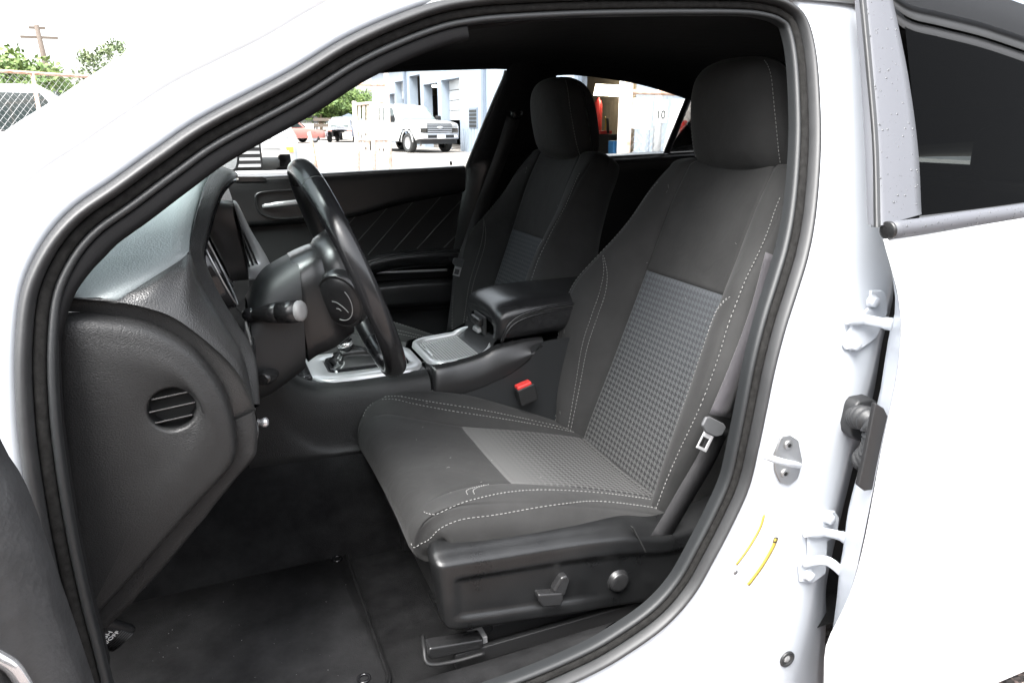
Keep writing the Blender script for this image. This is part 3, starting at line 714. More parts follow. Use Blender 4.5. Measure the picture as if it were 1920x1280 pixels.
ln = [[(.56, .06), (.58, .3), (.66, .5), (.71, .62), (.77, .72), (.80, .78), (.79, .81), (.70, .825), (.60, .83)],
      [(.72, .05), (.73, .3), (.80, .45), (.86, .62), (.885, .74), (.90, .82), (.91, .87), (.885, .905), (.80, .92), (.72, .91)],
      [(.515, .60), (.55, .645), (.61, .675), (.69, .685)], [(.515, .615), (.545, .66), (.60, .695), (.70, .705)],
      [(-.78, .04), (-.78, .3), (-.78, .6), (-.775, .76), (-.74, .82), (-.66, .845)],
      [(-.565, .06), (-.565, .3), (-.575, .55), (-.60, .68), (-.66, .75), (-.71, .775)], [(-.605, .06), (-.605, .3), (-.615, .55), (-.635, .66), (-.68, .73), (-.725, .76)]]
stitches('stitching', cs, ln, cush)
pan = MB(); pan.prism([V((x, YD-.236, z)) for x, z in ((.33, .455), (.85, .395), (.85, .415), (.60, .490), (.38, .535), (.31, .52))], (0, .472, 0)); pan.make('cushion_base', M['cloth'], seat, bevel=.02, seg=4)
pan = MB(); pan.box((.30, YD-.22, .36), (.82, YD+.22, .455)); pan.make('seat_pan', M['darkplastic'], seat, bevel=.02)
# ---- plastic side shield with the seat switches
ysd = -.668
def sm(x, a, b): f = max(0, min(1, (x-a)/(b-a))); return f*f*(3-2*f)
tpc = curve([aty(x, y, ysd) for x, y in [(811, 1062), (815, 1050), (830, 1042), (860, 1036), (930, 1025), (1020, 1010), (1100, 998), (1180, 990), (1240, 992), (1300, 974), (1360, 948), (1420, 915)]], 90)
btc = curve([aty(x, y, ysd) for x, y in [(828, 1160), (832, 1174), (842, 1184), (860, 1186), (900, 1181), (1000, 1167), (1100, 1153), (1180, 1143), (1260, 1130), (1340, 1118), (1420, 1105)]], 90)
rows = []
for iv in range(41):
    v = iv/40; row = []
    for iu in range(90):
        u = iu/89; p = tpc[iu].lerp(btc[iu], v); e = min(sm(v, -.01, .13), sm(1-v, -.01, .10), sm(u, -.005, .035))
        rec = sm(v, .25, .35)*(1-sm(v, .74, .82)*(1-sm(u, .36, .55)))*sm(u, .055, .085); rec = min(rec, 1-.0*u)
        low = sm(v, .80, .95)*sm(u, .4, .6)
        row.append(V((p.x, ysd+.022*(1-e)**1.6-.0085*e+.0075*rec, p.z)))
    rows.append(row)
rows = [[p+V((.004, .024, .002)) for p in rows[0]]]+rows+[[p+V((0, .06, 0)) for p in rows[-1]]]
mb = MB(); mb.grid(rows)
sh = mb.make('side_shield', M['shield'], seat); sub(seat, sh)
mb = MB(); mb.prism([aty(x, y, ysd) for x, y in [(1182, 985), (1205, 1030), (1207, 1030), (1184, 985)]], (0, -.0092, 0)); mb.make('shield_seam', M['ink'], sh)
def swm(name, pts, y0, y1, mt=M['plastic'], bev=.004, par=None):
    mb_ = MB(); mb_.prism([aty(x, y, ysd) + V((0, y0, 0)) for x, y in pts], (0, y1-y0, 0)); return mb_.make(name, mt, par or sh, bevel=bev, seg=4)
swm('switch_recess', [(994, 1112), (1002, 1098), (1030, 1098), (1044, 1072), (1058, 1067), (1066, 1074), (1052, 1110), (1046, 1128), (1008, 1130)], .004, .0003, M['ink'], .0005)
swm('seat_switch', [(1002, 1104), (1048, 1101), (1050, 1113), (1044, 1126), (1010, 1128), (1002, 1116)], .004, -.017)
swm('recline_switch', [(1030, 1100), (1046, 1074), (1057, 1070), (1063, 1078), (1053, 1108), (1040, 1108)], .004, -.015)
kc = aty(1158, 1087, ysd)+V((0, .002, 0))
MB().lathe([(0, .023), (.004, .022), (.0045, .0195), (.010, .0195), (.0125, .0175), (.0135, .012), (.0130, 0)], kc, (0, -1, 0), 32).make('lumbar_knob', M['plastic'], sh)
# ---- seat rails
rl = MB(); za = .285
rl.box((.33, -.64, .262), (1.1, -.60, .285)); rl.box((.31, -.648, .285), (1.1, -.638, .315)); rl.box((.31, -.602, .285), (1.1, -.592, .315))
rl.make('seat_rail', M['darkplastic'], seat, bevel=.002)
rl = MB(); rl.prism([aty(908, 1198, -.652), aty(906, 1216, -.652), aty(808, 1238, -.652), aty(800, 1228, -.652), aty(806, 1215, -.652)], (0, .03, 0)); rl.make('rail_cover', M['plastic'], seat, bevel=.004)
rl = MB(); rl.tube(curve([aty(793, 1192, -.61), aty(795, 1215, -.64), aty(803, 1244, -.66), aty(850, 1240, -.66), aty(908, 1224, -.66)], 24), .0035, 8); rl.make('rail_bracket', M['darkplastic'], seat)
rl = MB(); rl.box((.345, -.636, .30), (.375, -.606, .325)); rl.make('rail_clip', M['greycap'], seat, bevel=.002)
rl = MB(); rl.box((.33, -.20, .245), (1.05, -.16, .31)); rl.make('inner_rail', M['darkplastic'], seat, bevel=.003)
rl = MB(); rl.box((.36, YD-.23, .30), (.40, YD+.23, .34)); rl.make('cross_tube', M['darkplastic'], seat, bevel=.008)
rl = MB(); rl.box((.76, YD-.23, .30), (.80, YD+.23, .34)); rl.make('cross_tube', M['darkplastic'], seat, bevel=.008)

random.seed(21); lint = MB()
for k in range(16):
    q, t = random.uniform(-.75, .75), random.uniform(.05, .95); p = bs.fn(q, t)+bs.normal(q, t)*.0012; d = V((0, random.uniform(-1, 1), random.uniform(-1, 1))).normalized()*random.uniform(.002, .005)
    lint.tube([p-d, p+bs.normal(q, t)*.0008, p+d], .0003, 4)
for k in range(14):
    q, t = random.uniform(-.7, .7), random.uniform(.1, .75); p = cs.fn(q, t)+cs.normal(q, t)*.0012; d = V((random.uniform(-1, 1), random.uniform(-1, 1), 0)).normalized()*random.uniform(.001, .003)
    lint.tube([p-d, p+cs.normal(q, t)*.0006, p+d], .0003, 4)
lint.make('lint', M['thread'], seat, kind='stuff')
# passenger seat: a copy with its own label
ps = copy_tree(seat, None, ('side_shield', 'shield_seam', 'seat_switch', 'recline_switch', 'lumbar_knob', 'switch_recess', 'rail_bracket', 'rail_clip', 'rail_cover'))
ps.name = 'bucket_seat.001'; ps.location = (.574, .375, .25)
for ch in ps.children:
    if ch.name.startswith('headrest') and 'post' not in ch.name: ch.location.x -= .024
ps['label'] = 'black cloth front passenger seat beyond the centre console'
# ---- rear bench
rb = thing('rear_bench_seat', 'black cloth rear bench seat behind the front seats', 'car seat', (1.7, 0, .25))
mb = MB(); mb.loft([[(1.33, y, .30), (1.30, y, .46), (1.36, y, .53+.01*math.cos(y*9)), (1.6, y, .52), (1.85, y, .49)] for y in (-.66, -.64, -.55, -.36, -.1, 0, .1, .36, .55, .64, .66)], n=26, sub=2); mb.make('cushion', M['cloth'], rb)
mb = MB(); mb.loft([[(1.80, y, .46), (1.83-.03*math.cos(y*9)**2, y, .62), (1.90-.02*math.cos(y*9)**2, y, .85), (1.96, y, 1.02), (2.0, y, 1.06)] for y in (-.66, -.64, -.55, -.36, -.1, 0, .1, .36, .55, .64, .66)], n=26, sub=2); mb.make('backrest', M['cloth'], rb)
for yy in (-.36, .36):
    mb = MB()
    rows = []
    for i in range(21):
        v = max(-.999, min(.999, -math.cos(math.pi*i/20))); cap = (1-abs(v)**6)**.45
        rows.append([V((1.985+.045*cap*math.copysign(abs(math.cos(a))**.7, math.cos(a)), yy+.125*cap*math.copysign(abs(math.sin(a))**.6, math.sin(a)), 1.125+.075*v)) for a in [2*math.pi*k/32 for k in range(32)]])
    mb.grid(rows, cu=True); mb.make('headrest', M['cloth'], rb)
M['seamgrey'] = mat('dark_grey_thread', (.10, .10, .10), .8)
# ================================================================== dashboard
da = thing('dashboard', 'black pebbled dashboard with round side vent, left of the steering wheel', 'dashboard', (-.1, 0, .6))
T0 = T([(60, 553, -.70), (107, 555, -.70), (180, 558, -.70), (220, 562, -.702), (245, 547, -.692), (300, 512, -.658), (340, 487, -.628), (356, 474, -.614), (360, 440, -.578), (372, 390, -.518), (385, 346, -.455), (400, 320, -.405), (412, 312, -.35)])+[V((.03, -.25, 1.128)), V((.02, -.1, 1.10)), V((.0, .1, 1.07)), V((-.02, .4, 1.05)), V((-.05, .70, 1.02))]
def fwd(p, d, dz): 
    k = max(0, min(1, (p.x+.20)/.2)); return V((p.x-d*(.6+.4*k), p.y+.02*d, p.z+dz))
T1 = [V((-.62-.10*(1-(p.y/.7)**2), p.y, .985)) for p in T0]
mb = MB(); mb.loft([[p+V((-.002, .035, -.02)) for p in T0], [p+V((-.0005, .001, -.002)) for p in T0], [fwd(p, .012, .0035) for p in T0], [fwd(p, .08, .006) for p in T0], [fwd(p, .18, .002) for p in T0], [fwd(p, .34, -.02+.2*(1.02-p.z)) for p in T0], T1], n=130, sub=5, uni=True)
mb.make('dash_top_pad', mat('dash_top_with_sky_sheen', (.20, .224, .225), .42, 0, 'pebble', 420, .40, spec=.8), da)  # pale teal base colour stands in for windshield sky reflected on the black pad
Rr = T([(60, 553, -.70), (107, 555, -.70), (180, 558, -.70), (220, 562, -.702), (245, 547, -.692), (300, 512, -.658), (340, 487, -.628), (356, 474, -.614), (372, 522, -.616), (392, 562, -.620), (426, 619, -.632), (450, 660, -.645), (466, 712, -.665), (477, 764, -.685), (481, 785, -.685)])
Bb = T([(60, 556, -.703), (107, 558, -.703), (160, 561, -.703), (205, 565, -.703), (240, 569, -.703), (275, 577, -.704), (310, 588, -.704), (337, 602, -.704), (358, 617, -.704), (380, 634, -.703), (420, 669, -.702), (445, 698, -.70), (462, 726, -.698), (478, 766, -.692), (483, 790, -.685)])
mb = MB(); mb.loft([Rr, [a.lerp(b, .3)+V((.004, -.006, .005))*min(1, (a-b).length/.05)**2 for a, b in zip(Rr, Bb)], [a.lerp(b, .7)+V((.002, -.006, .004))*min(1, (a-b).length/.05)**2 for a, b in zip(Rr, Bb)], Bb], n=90, sub=6, uni=True); mb.make('dash_side_pad', M['pebble'], da)
Hh = T([(412, 312, -.35), (400, 320, -.405), (385, 346, -.455), (372, 390, -.518), (360, 440, -.578), (356, 474, -.614), (360, 495, -.614), (372, 522, -.616), (392, 562, -.620), (426, 619, -.632), (450, 660, -.645), (466, 712, -.665), (477, 764, -.685)])
Gg = T([(446, 334, -.34), (437, 338, -.40), (414, 362, -.455), (396, 410, -.50), (384, 455, -.535), (380, 480, -.55), (384, 500, -.558), (400, 540, -.57), (418, 574, -.575), (444, 614, -.585), (466, 648, -.60), (477, 690, -.63), (480, 764, -.66)])
mb = MB(); mb.loft([Hh, [a.lerp(b, .3)+V((-.004, -.003, .006)) for a, b in zip(Hh, Gg)], [a.lerp(b, .7)+V((.006, 0, .004)) for a, b in zip(Hh, Gg)], Gg], n=80, sub=5, uni=True)
mb.make('instrument_hood', M['pebble'], da)
G2 = [p+V((-.012, .022, -.010)) for p in Gg]; G3 = [p+V((-.10, .06, -.03)) for p in Gg]
mb = MB(); mb.loft([Gg, [p+V((.004, .008, -.003)) for p in Gg], G2, G3], n=60, sub=4, uni=True); mb.make('hood_lining', M['gloss'], da)
# front face across the car and lower cover
mb = MB(); mb.loft([[(.03, -.34, 1.12), (.03, 0, 1.10), (-.0, .4, 1.05), (-.05, .72, 1.02)], [(.05, -.34, 1.02), (.05, 0, 1.0), (.02, .4, .98), (-.03, .72, .97)], [(.05, -.34, .9), (.06, 0, .88), (.04, .4, .88), (-.02, .72, .88)], [(.03, -.34, .75), (.05, 0, .72), (.02, .4, .70), (-.05, .72, .7)], [(-.12, -.34, .6), (-.1, 0, .58), (-.12, .4, .58), (-.15, .72, .6)]], n=30, sub=4); mb.make('dash_front', M['plastic'], da)
mb = MB(); mb.loft([[aty(480, 700, -.60), aty(480, 775, -.64), aty(478, 835, -.66), (-.06, -.64, .66), (-.20, -.64, .52)], [(.045, -.5, .87), (.035, -.5, .80), (.02, -.5, .74), (-.06, -.5, .66), (-.2, -.5, .55)], [(.045, -.3, .86), (.035, -.3, .78), (.02, -.3, .72), (-.06, -.3, .64), (-.2, -.3, .58)]], n=30, sub=5, uni=True); mb.make('knee_panel', M['plastic'], da, solid=.006)
# band between pad and end panel
Ee = T([(60, 586, -.70), (107, 588, -.70), (160, 590, -.70), (206, 595, -.70), (245, 600, -.70), (280, 609, -.70), (326, 630, -.70), (364, 657, -.70), (385, 680, -.70), (402, 702, -.70), (423, 740, -.70), (434, 772, -.70), (440, 790, -.698), (450, 800, -.695), (470, 805, -.69)])
mb = MB(); mb.loft([Bb, [a.lerp(b, .12)+V((0, .007, 0)) for a, b in zip(Bb, Ee)], [a.lerp(b, .6)+V((0, .010, 0)) for a, b in zip(Bb, Ee)], [e+V((0, .012, 0)) for e in Ee]], n=80, sub=4, uni=True); mb.make('dash_side_band', M['pebble'], da)
# end panel with the round vent
po = [(112, 594), (160, 591), (206, 596), (245, 601), (280, 610), (326, 631), (364, 658), (402, 703), (424, 742), (437, 780), (443, 815), (444, 845), (436, 868), (418, 890), (360, 952), (300, 1020), (240, 1086), (180, 1150), (164, 1160), (152, 1150), (144, 1110), (131, 1030), (120, 940), (112, 840), (104, 720), (98, 650), (98, 610)]
ol = curve([aty(x, y, -.70) for x, y in po], 160, closed=True)
cen = sum(ol, V())/len(ol)
n2 = []
for i in range(160):
    t_ = ol[(i+1) % 160]-ol[i-1]; n2.append(V((t_.z, 0, -t_.x)).normalized())
def inset(a, dy):
    L0 = [p+n_*a+V((0, dy, 0)) for p, n_ in zip(ol, n2)]
    for _ in range(int(max(0, a)*1400)): L0 = [(L0[i-1]+L0[i]*2+L0[(i+1) % 160])/4 for i in range(160)]
    return L0
vc = aty(323, 768, -.716); vr = .0275
hole = []
for i in range(160):
    an = math.atan2(ol[0].z-vc.z, ol[0].x-vc.x)-2*math.pi*i/160; hole.append((an, i))
def hring(r, dy):
    return [V((vc.x+r*math.cos(a), -.70+dy, vc.z+r*math.sin(a))) for a, i in hole]
base_r = inset(.017, -.0165)
rows = [inset(-.001, .012), inset(.0, .0), inset(.0015, -.007), inset(.005, -.0125), inset(.010, -.0155), base_r]
h0 = hring(vr+.004, -.0165)
rows += [[a.lerp(b, f_)+V((0, -.004*math.sin(f_*3.14), 0)) for a, b in zip(base_r, h0)] for f_ in (.15, .35, .6, .85)]
rows += [h0, hring(vr+.002, -.0160), hring(vr, -.013), hring(vr-.001, -.006), hring(vr-.001, .02)]
mb = MB(); mb.grid(rows, cu=True); ep = mb.make('end_panel', M['pebblefine'], da); sub(da, ep)
mb = MB().lathe([(0, 0), (0, vr)], vc+V((0, .030, 0)), (0, -1, 0), 24); mb.make('vent_back', M['ink'], ep)
for k, dz in enumerate((-.0155, 0, .0155)):
    w = math.sqrt(vr*vr-dz*dz)-.001; mb = MB()
    tl = V((w, 0, w*.10))
    c_ = vc+V((0, .006, dz))
    mb.prism([c_-tl+V((0, -.004, .001)), c_+tl+V((0, -.004, .001)), c_+tl+V((0, .012, -.006)), c_-tl+V((0, .012, -.006))], (0, 0, .0022)); mb.make('vent_slat', M['plastic'], ep, bevel=.0006)
# lower flange of the end panel
fl_o = T([(477, 770, -.69), (482, 800, -.69), (482, 835, -.69), (474, 861, -.69), (430, 912, -.69), (368, 990, -.69), (305, 1066, -.69), (250, 1126, -.69), (200, 1176, -.69)])
fl_i = T([(432, 790, -.688), (436, 815, -.690), (436, 845, -.690), (428, 865, -.690), (408, 885, -.690), (350, 947, -.690), (290, 1014, -.690), (220, 1092, -.690), (142, 1172, -.690)])
mb = MB(); mb.loft([fl_i, [a.lerp(b, .5)+V((0, -.002, 0)) for a, b in zip(fl_i, fl_o)], [a.lerp(b, .93)+V((0, -.001, 0)) for a, b in zip(fl_i, fl_o)], fl_o, [p+V((-.004, .02, -.004)) for p in fl_o], [p+V((-.06, .12, -.03)) for p in fl_o]], n=60, sub=3, uni=True); mb.make('end_panel_flange', M['pebblefine'], da)
MB().lathe([(0, .005), (.006, .005), (.008, .007), (.013, .007), (.016, .004), (.016, 0)], aty(482, 792, -.62), (1, -.3, 0), 14).make('side_bolt', M['chrome'], da)
# instrument cluster: two gauge pods
for yy, nm in ((-.45, 'gauge'), (-.30, 'gauge')):
    g_ = MB().lathe([(-.05, .075), (.012, .072), (.016, .070), (.012, .066), (-.02, .064), (-.02, 0)], V((-.012, yy, .985)), (.94, 0, .34), 40).make(nm, M['gloss'], da); sub(da, g_)
    r_ = MB(); r_.tube([V((-.012, yy, .985))+V((.94, 0, .34)).normalized()*.016+(V((0, 1, 0))*math.cos(a)+V((-.34, 0, .94))*math.sin(a))*.0695 for a in [2*math.pi*k/48 for k in range(49)]], .0013, 8, cap=False); r_.make('gauge_ring', M['satin'], g_)
mb = MB(); mb.box((-.035, -.50, .88), (-.03, -.2, 1.055)); mb.make('cluster_back', M['darkplastic'], da)
# centre stack vent with silver frame
stk = da
A_ = [(440, 376, -.20), (468, 430, -.175), (494, 472, -.155), (507, 497, -.15), (505, 514, -.155), (466, 525, -.19), (461, 508, -.205), (447, 452, -.21), (436, 402, -.215)]
o_ = T(A_); c_ = sum(o_, V())/len(o_)
I_ = [(440, 390, -.206), (463, 436, -.185), (480, 470, -.172), (484, 487, -.170), (480, 495, -.174), (467, 501, -.192), (461, 490, -.20), (449, 445, -.207), (439, 405, -.21)]
i_ = T(I_)
r0, r1 = curve(o_, 60, closed=True), curve(i_, 60, closed=True)
mb = MB(); mb.grid([[p+V((-.05, .01, 0)) for p in r0], r0, [a.lerp(b, .2)+V((.003, -.001, 0)) for a, b in zip(r0, r1)], [a.lerp(b, .8)+V((.003, -.001, 0)) for a, b in zip(r0, r1)], r1, [p+V((-.03, .01, 0)) for p in r1]], cu=True); vf = mb.make('vent_frame', M['silver'], da); sub(da, vf)
mb = MB(); mb.add([p+V((-.02, .006, 0)) for p in r1], [tuple(range(60))]); mb.make('vent_back', M['ink'], vf)
for k in range(4):
    f_ = (k+.7)/4.6
    a = T([(440+(484-440)*f_, 392+(487-392)*f_, -.204+.032*f_)])[0]; b = T([(439+(467-439)*f_, 405+(501-405)*f_, -.209+.017*f_)])[0]
    a2, b2 = T([(441, 394, -.205)])[0].lerp(T([(482, 489, -.172)])[0], 1), 0
for k in range(3):
    s0 = T([(440+k*1.5, 396+k*2, -.207)])[0]; 
    q0 = V(o_[0]).lerp(o_[8], .35+.2*k); q1 = V(o_[4]).lerp(o_[5], .25+.22*k)
    MB().tube([q0.lerp(q1, .08)+V((-.004, 0, 0)), q0.lerp(q1, .86)+V((-.004, 0, 0))], .0022, 8).make('vent_slat', M['plastic'], vf)

# ================================================================== steering column, stalk, wheel
cl = thing('steering_column', 'black plastic steering column shroud behind the wheel', 'steering column', (.06, -.375, .85))
secs = [((462, 560), (478, 738), .085), ((492, 512), (505, 728), .082), ((520, 491), (545, 700), .078), ((552, 474), (566, 684), .074)]
def csec(tp, bt, hw, sx=0, n=36):
    a, b = aty(*tp, -.375), aty(*bt, -.375); c_ = (a+b)/2; h_ = (a-b)/2
    return [c_+h_*math.copysign(abs(math.cos(t_))**.6, math.cos(t_))+V((0, hw, 0))*math.copysign(abs(math.sin(t_))**.7, math.sin(t_)) for t_ in [2*math.pi*k/n for k in range(n)]]
mb = MB(); R_s = [csec(*s) for s in secs]; mb.loft([r+[r[0]] for r in R_s], n=73, sub=6, uni=True); mb.make('lower_shroud', M['trim'], cl)
secs2 = [((540, 478), (574, 672), .068), ((556, 470), (590, 660), .070), ((585, 459), (625, 645), .066), ((622, 455), (660, 620), .05)]
R_s = [csec(*s) for s in secs2]; mb = MB(); mb.loft([[V((p.x+(0 if 1 else 0), p.y, p.z)) for p in r+[r[0]]] for r in R_s], n=73, sub=6, uni=True); mb.make('upper_shroud', M['plastic'], cl)
MB().tube(curve([aty(518, 690, -.42), aty(508, 700, -.45), aty(497, 708, -.47), aty(490, 712, -.48)], 10), [.006, .007, .008, .009, .010, .011, .012, .012, .011, .009], 12, sx=1.3).make('tilt_lever', M['plastic'], cl)
a, b = aty(474, 590, -.455), aty(560, 583, -.505); ax = (b-a).normalized(); Ls = (b-a).length

MB().lathe([(.0, .0085), (.012, .011), (.03, .0150), (.048, .0172), (.0485, .0165), (.0495, .0165), (.050, .0174), (Ls*.8, .0185), (Ls, .0178), (Ls, .0165)], a, ax, 24).make('turn_signal_stalk', M['plastic'], cl); skk = bpy.context.scene.objects[-1] if False else cl.children[-1]; sub(cl, skk)
MB().lathe([(-.016, 0), (-.014, .009), (-.006, .012), (.002, .010), (.006, .0075)], a, ax, 20).make('stalk_base', M['gloss'], skk)
MB().lathe([(Ls-.002, .0168), (Ls+.004, .0166), (Ls+.007, .0145), (Ls+.0085, .009), (Ls+.009, 0)], a, ax, 24).make('end_cap', M['greycap'], skk)

sw = thing('steering_wheel', 'worn black leather steering wheel seen from its edge', 'steering wheel', (.21, -.375, .95))
BT = rad(20); wn = V((math.cos(BT), 0, math.sin(BT))); wu = V((-math.sin(BT), 0, math.cos(BT))); wy = V((0, -1, 0)); wc = V((.215, -.375, .948)); WR = .190
def wp(a, r=WR, d=0): return wc+(wu*math.cos(a)+wy*math.sin(a))*r+wn*d
def rim(a0, a1, n, name, mt, r0=.0168):
    rows = []
    for k in range(n):
        a = a0+(a1-a0)*k/(n-1); rd_ = wu*math.cos(a)+wy*math.sin(a)
        thick = r0*(1+.08*math.cos(2*a))
        rows.append([wc+rd_*(WR+thick*.92*math.cos(t_))+wn*(thick*1.12*math.sin(t_)) for t_ in [2*math.pi*j/20 for j in range(20)]])
    mb_ = MB(); mb_.grid(rows, cu=True); return mb_.make(name, mt, sw)
gs = (rad(28), rad(152), rad(208), rad(332))
rim(gs[0]+.006, gs[1]-.006, 60, 'side_grip', M['wheel']); rim(gs[2]+.006, gs[3]-.006, 60, 'side_grip', M['boot'])
rim(gs[1]+.006, gs[2]-.006, 30, 'bottom_grip', M['wheel']); rim(gs[3]+.006, gs[0]+2*math.pi-.006, 30, 'top_grip', M['wheel'])
for a in gs: rim(a-.0065, a+.0065, 3, 'grip_seam', M['ink'], .0168)
mb = MB(); mb.lathe([(-.055, 0), (-.055, .055), (-.03, .075), (.0, .082), (.012, .07), (.018, .03), (.019, 0)], wc, wn, 32); mb.make('hub', M['plastic'], sw)
for a0 in (rad(100), rad(260), rad(180)):
    mb = MB(); mb.loft([[wp(a0-.16+.06*k_*0, r_, d_) for r_, d_ in ((.06, -.022), (.11, -.018), (.165, -.012), (.185, -.008))] , [wp(a0, r_, d_) for r_, d_ in ((.06, -.034), (.11, -.030), (.165, -.020), (.185, -.012))], [wp(a0+.16, r_, d_) for r_, d_ in ((.06, -.022), (.11, -.018), (.165, -.012), (.185, -.008))], [wp(a0+.16, r_, d_) for r_, d_ in ((.06, .0), (.11, .0), (.165, .0), (.185, .002))], [wp(a0-.16, r_, d_) for r_, d_ in ((.06, .0), (.11, .0), (.165, .0), (.185, .002))], [wp(a0-.16, r_, d_) for r_, d_ in ((.06, -.022), (.11, -.018), (.165, -.012), (.185, -.008))]], n=12) if False else None
    if mb is None:
        mb = MB()
        def rowf(da_, dd): return [wp(a0+da_*.17*(1.25-3*(r_-.06)), r_, dd-.014+.05*(.06-r_)*0) for r_ in (.055, .09, .13, .165, .188)]
        mb.loft([rowf(c__, s__) for c__, s__ in [(math.cos(t_), .013*math.sin(t_)) for t_ in [2*math.pi*k/16 for k in range(17)]]], n=14, uni=True)
    mb.make('spoke', M['plastic'], sw)
# back of the spoke: audio rocker with bright outline
rp_ = thing and None
pc = aty(637, 566, -.455)
ax1 = (aty(668, 596, -.475)-aty(600, 528, -.435)).normalized(); ax2 = wn.cross(ax1).normalized(); nb = -ax1.cross(ax2); nb = -wn if nb.dot(-wn) < 0 else (-wn)
nb = (-wn*.55+V((0, -1, 0))*.83).normalized(); up_ = (wu-nb*wu.dot(nb)).normalized(); sd_ = nb.cross(up_)
pc = aty(637, 566, -.455)
mb = MB(); mb.grid([[pc+nb*h+up_*(.047*s_*math.cos(t_))+sd_*(.037*s_*math.sin(t_)) for t_ in [2*math.pi*k/40 for k in range(40)]] for s_, h in ((1.16, -.03), (1.10, -.008), (1.02, -.001), (.97, .001), (.94, -.001), (.90, .001), (.5, .003), (.02, .004))], cu=True); rk = mb.make('audio_switch', M['plastic'], sw); sub(sw, rk)
MB().tube([pc+nb*.0052+up_*(.032*math.cos(t_))+sd_*(.022*math.sin(t_)*-1) for t_ in [rad(60+150*k/20) for k in range(21)]], .0007, 6).make('bright_line', M['greycap'], rk)
MB().tube(curve([pc+nb*.005+up_*.006+sd_*.010, pc+nb*.006+up_*.002+sd_*.002, pc+nb*.006-up_*.010-sd_*.006, pc+nb*.006-up_*.020-sd_*.010], 12), .0007, 6).make('bright_line', M['greycap'], rk)
MB().tube(curve([pc+nb*.005-up_*.008+sd_*.008, pc+nb*.006-up_*.010+sd_*.003, pc+nb*.006-up_*.014+sd_*.001], 8), .0007, 6).make('bright_line', M['greycap'], rk)

# ================================================================== centre console
cn = thing('centre_console', 'black centre console with silver shifter surround, between the front seats', 'centre console', (.45, 0, .25))
tops = [(.02, .80), (.07, .745), (.12, .685), (.17, .648), (.25, .640), (.34, .641), (.43, .642)]
def cside(sgn, rowsd): return rowsd
mb = MB()
for sg in (-1, 1):
    mb.loft([[(x, sg*.095, z+.006) for x, z in tops], [(x, sg*.112, z) for x, z in tops], [(x, sg*.128, z-.018) for x, z in tops], [(x, sg*.137, z-.06) for x, z in tops], [(x, sg*.142, z-.13) for x, z in tops], [(x, sg*.150, .497+.03*max(0, (.2-x))) for x, z in tops], [(x, sg*.146, .485) for x, z in tops]], n=40, sub=3)
mb.make('shifter_housing', M['pebblefine'], cn)
mb = MB(); mb.loft([[(x, y, z+.004) for x, z in tops] for y in (-.097, 0, .097)], n=30); mb.make('console_top', M['plastic'], cn)
# silver surround
def rrect(x0, x1, y0, y1, z, r, n=8, slope=0):
    P = []
    for cx_, cy_, a0 in ((x1-r, y1-r, 0), (x0+r, y1-r, 90), (x0+r, y0+r, 180), (x1-r, y0+r, 270)):
        for k in range(n+1):
            a = rad(a0+90*k/n); x = cx_+r*math.cos(a); P.append(V((x, cy_+r*math.sin(a), z+slope*(x-x0))))
    return P
def frame_loft(name, loops, mt, par, **k):
    mb_ = MB(); mb_.grid(loops, cu=True); return mb_.make(name, mt, par, **k)
zt = .652
sb = frame_loft('shifter_surround', [rrect(.165, .432, -.100, .100, zt-.012, .05), rrect(.167, .431, -.098, .098, zt-.001, .05), rrect(.170, .430, -.094, .094, zt+.002, .048), rrect(.212, .408, -.058, .058, zt+.002, .02), rrect(.214, .406, -.056, .056, zt-.001, .02), rrect(.214, .406, -.056, .056, zt-.01, .02)], M['silver'], cn); sub(cn, sb)
frame_loft('boot_frame', [rrect(.214, .406, -.056, .056, zt-.008, .02), rrect(.218, .402, -.052, .052, zt+.006, .02), rrect(.226, .394, -.044, .044, zt+.006, .016), rrect(.228, .392, -.042, .042, zt-.004, .016)], M['gloss'], sb)
mb = MB(); mb.prism([V((.150, y, z)) for y, z in ((-.080, .640), (.08, .640), (.08, .662), (-.080, .662))], (.024, 0, 0)); mb.make('surround_end', M['gloss'], sb, bevel=.006)
# boot and lever
lev0 = V((.262, -.01, .70)); levt = V((.238, -.01, .80))
rows = []
for k, (f_, fx) in enumerate([(0, 1), (.12, .93), (.3, .70), (.45, .62), (.6, .40), (.72, .36), (.85, .24), (1, .2)]):
    lp = rrect(.228, .392, -.042, .042, 0, .016); c_ = V((.31, 0, zt+.002)).lerp(lev0, f_); rows.append([c_+V(((p.x-.31)*fx*(1+.08*math.sin(i*1.3+k)), p.y*fx*(1.0 if f_ < .1 else 1.1+.1*math.sin(i*.9+k*2)), .003*math.sin(i*1.1+k*1.7)*(f_ > 0))) for i, p in enumerate(lp)])
mb = MB(); mb.loft([r+[r[0]] for r in rows], n=73, sub=4, uni=True); mb.make('shifter_boot', M['boot'], cn)
ld = (levt-lev0).normalized()
lv = thing('gear_lever', 'black gear lever with chrome collar rising from its leather boot', 'gear lever', lev0)
MB().lathe([(-.02, .010), (.0, .0175), (.012, .0185), (.013, .016), (.020, .016), (.021, .020), (.026, .0215), (.031, .0195), (.036, .0215), (.042, .0195)], lev0, ld, 20).make('lever_shaft', M['gloss'], lv)
MB().lathe([(.002, .0182), (.0115, .0192), (.012, .0170)], lev0, ld, 20).make('chrome_collar', M['chrome'], lv)
MB().lathe([(.042, .0205), (.052, .0212), (.054, .019)], lev0, ld, 20).make('chrome_collar', M['chrome'], lv)
MB().lathe([(.050, .016), (.06, .020), (.085, .024), (.105, .024), (.118, .018), (.122, 0)], lev0, ld, 20).make('lever_knob', M['leather'], lv)
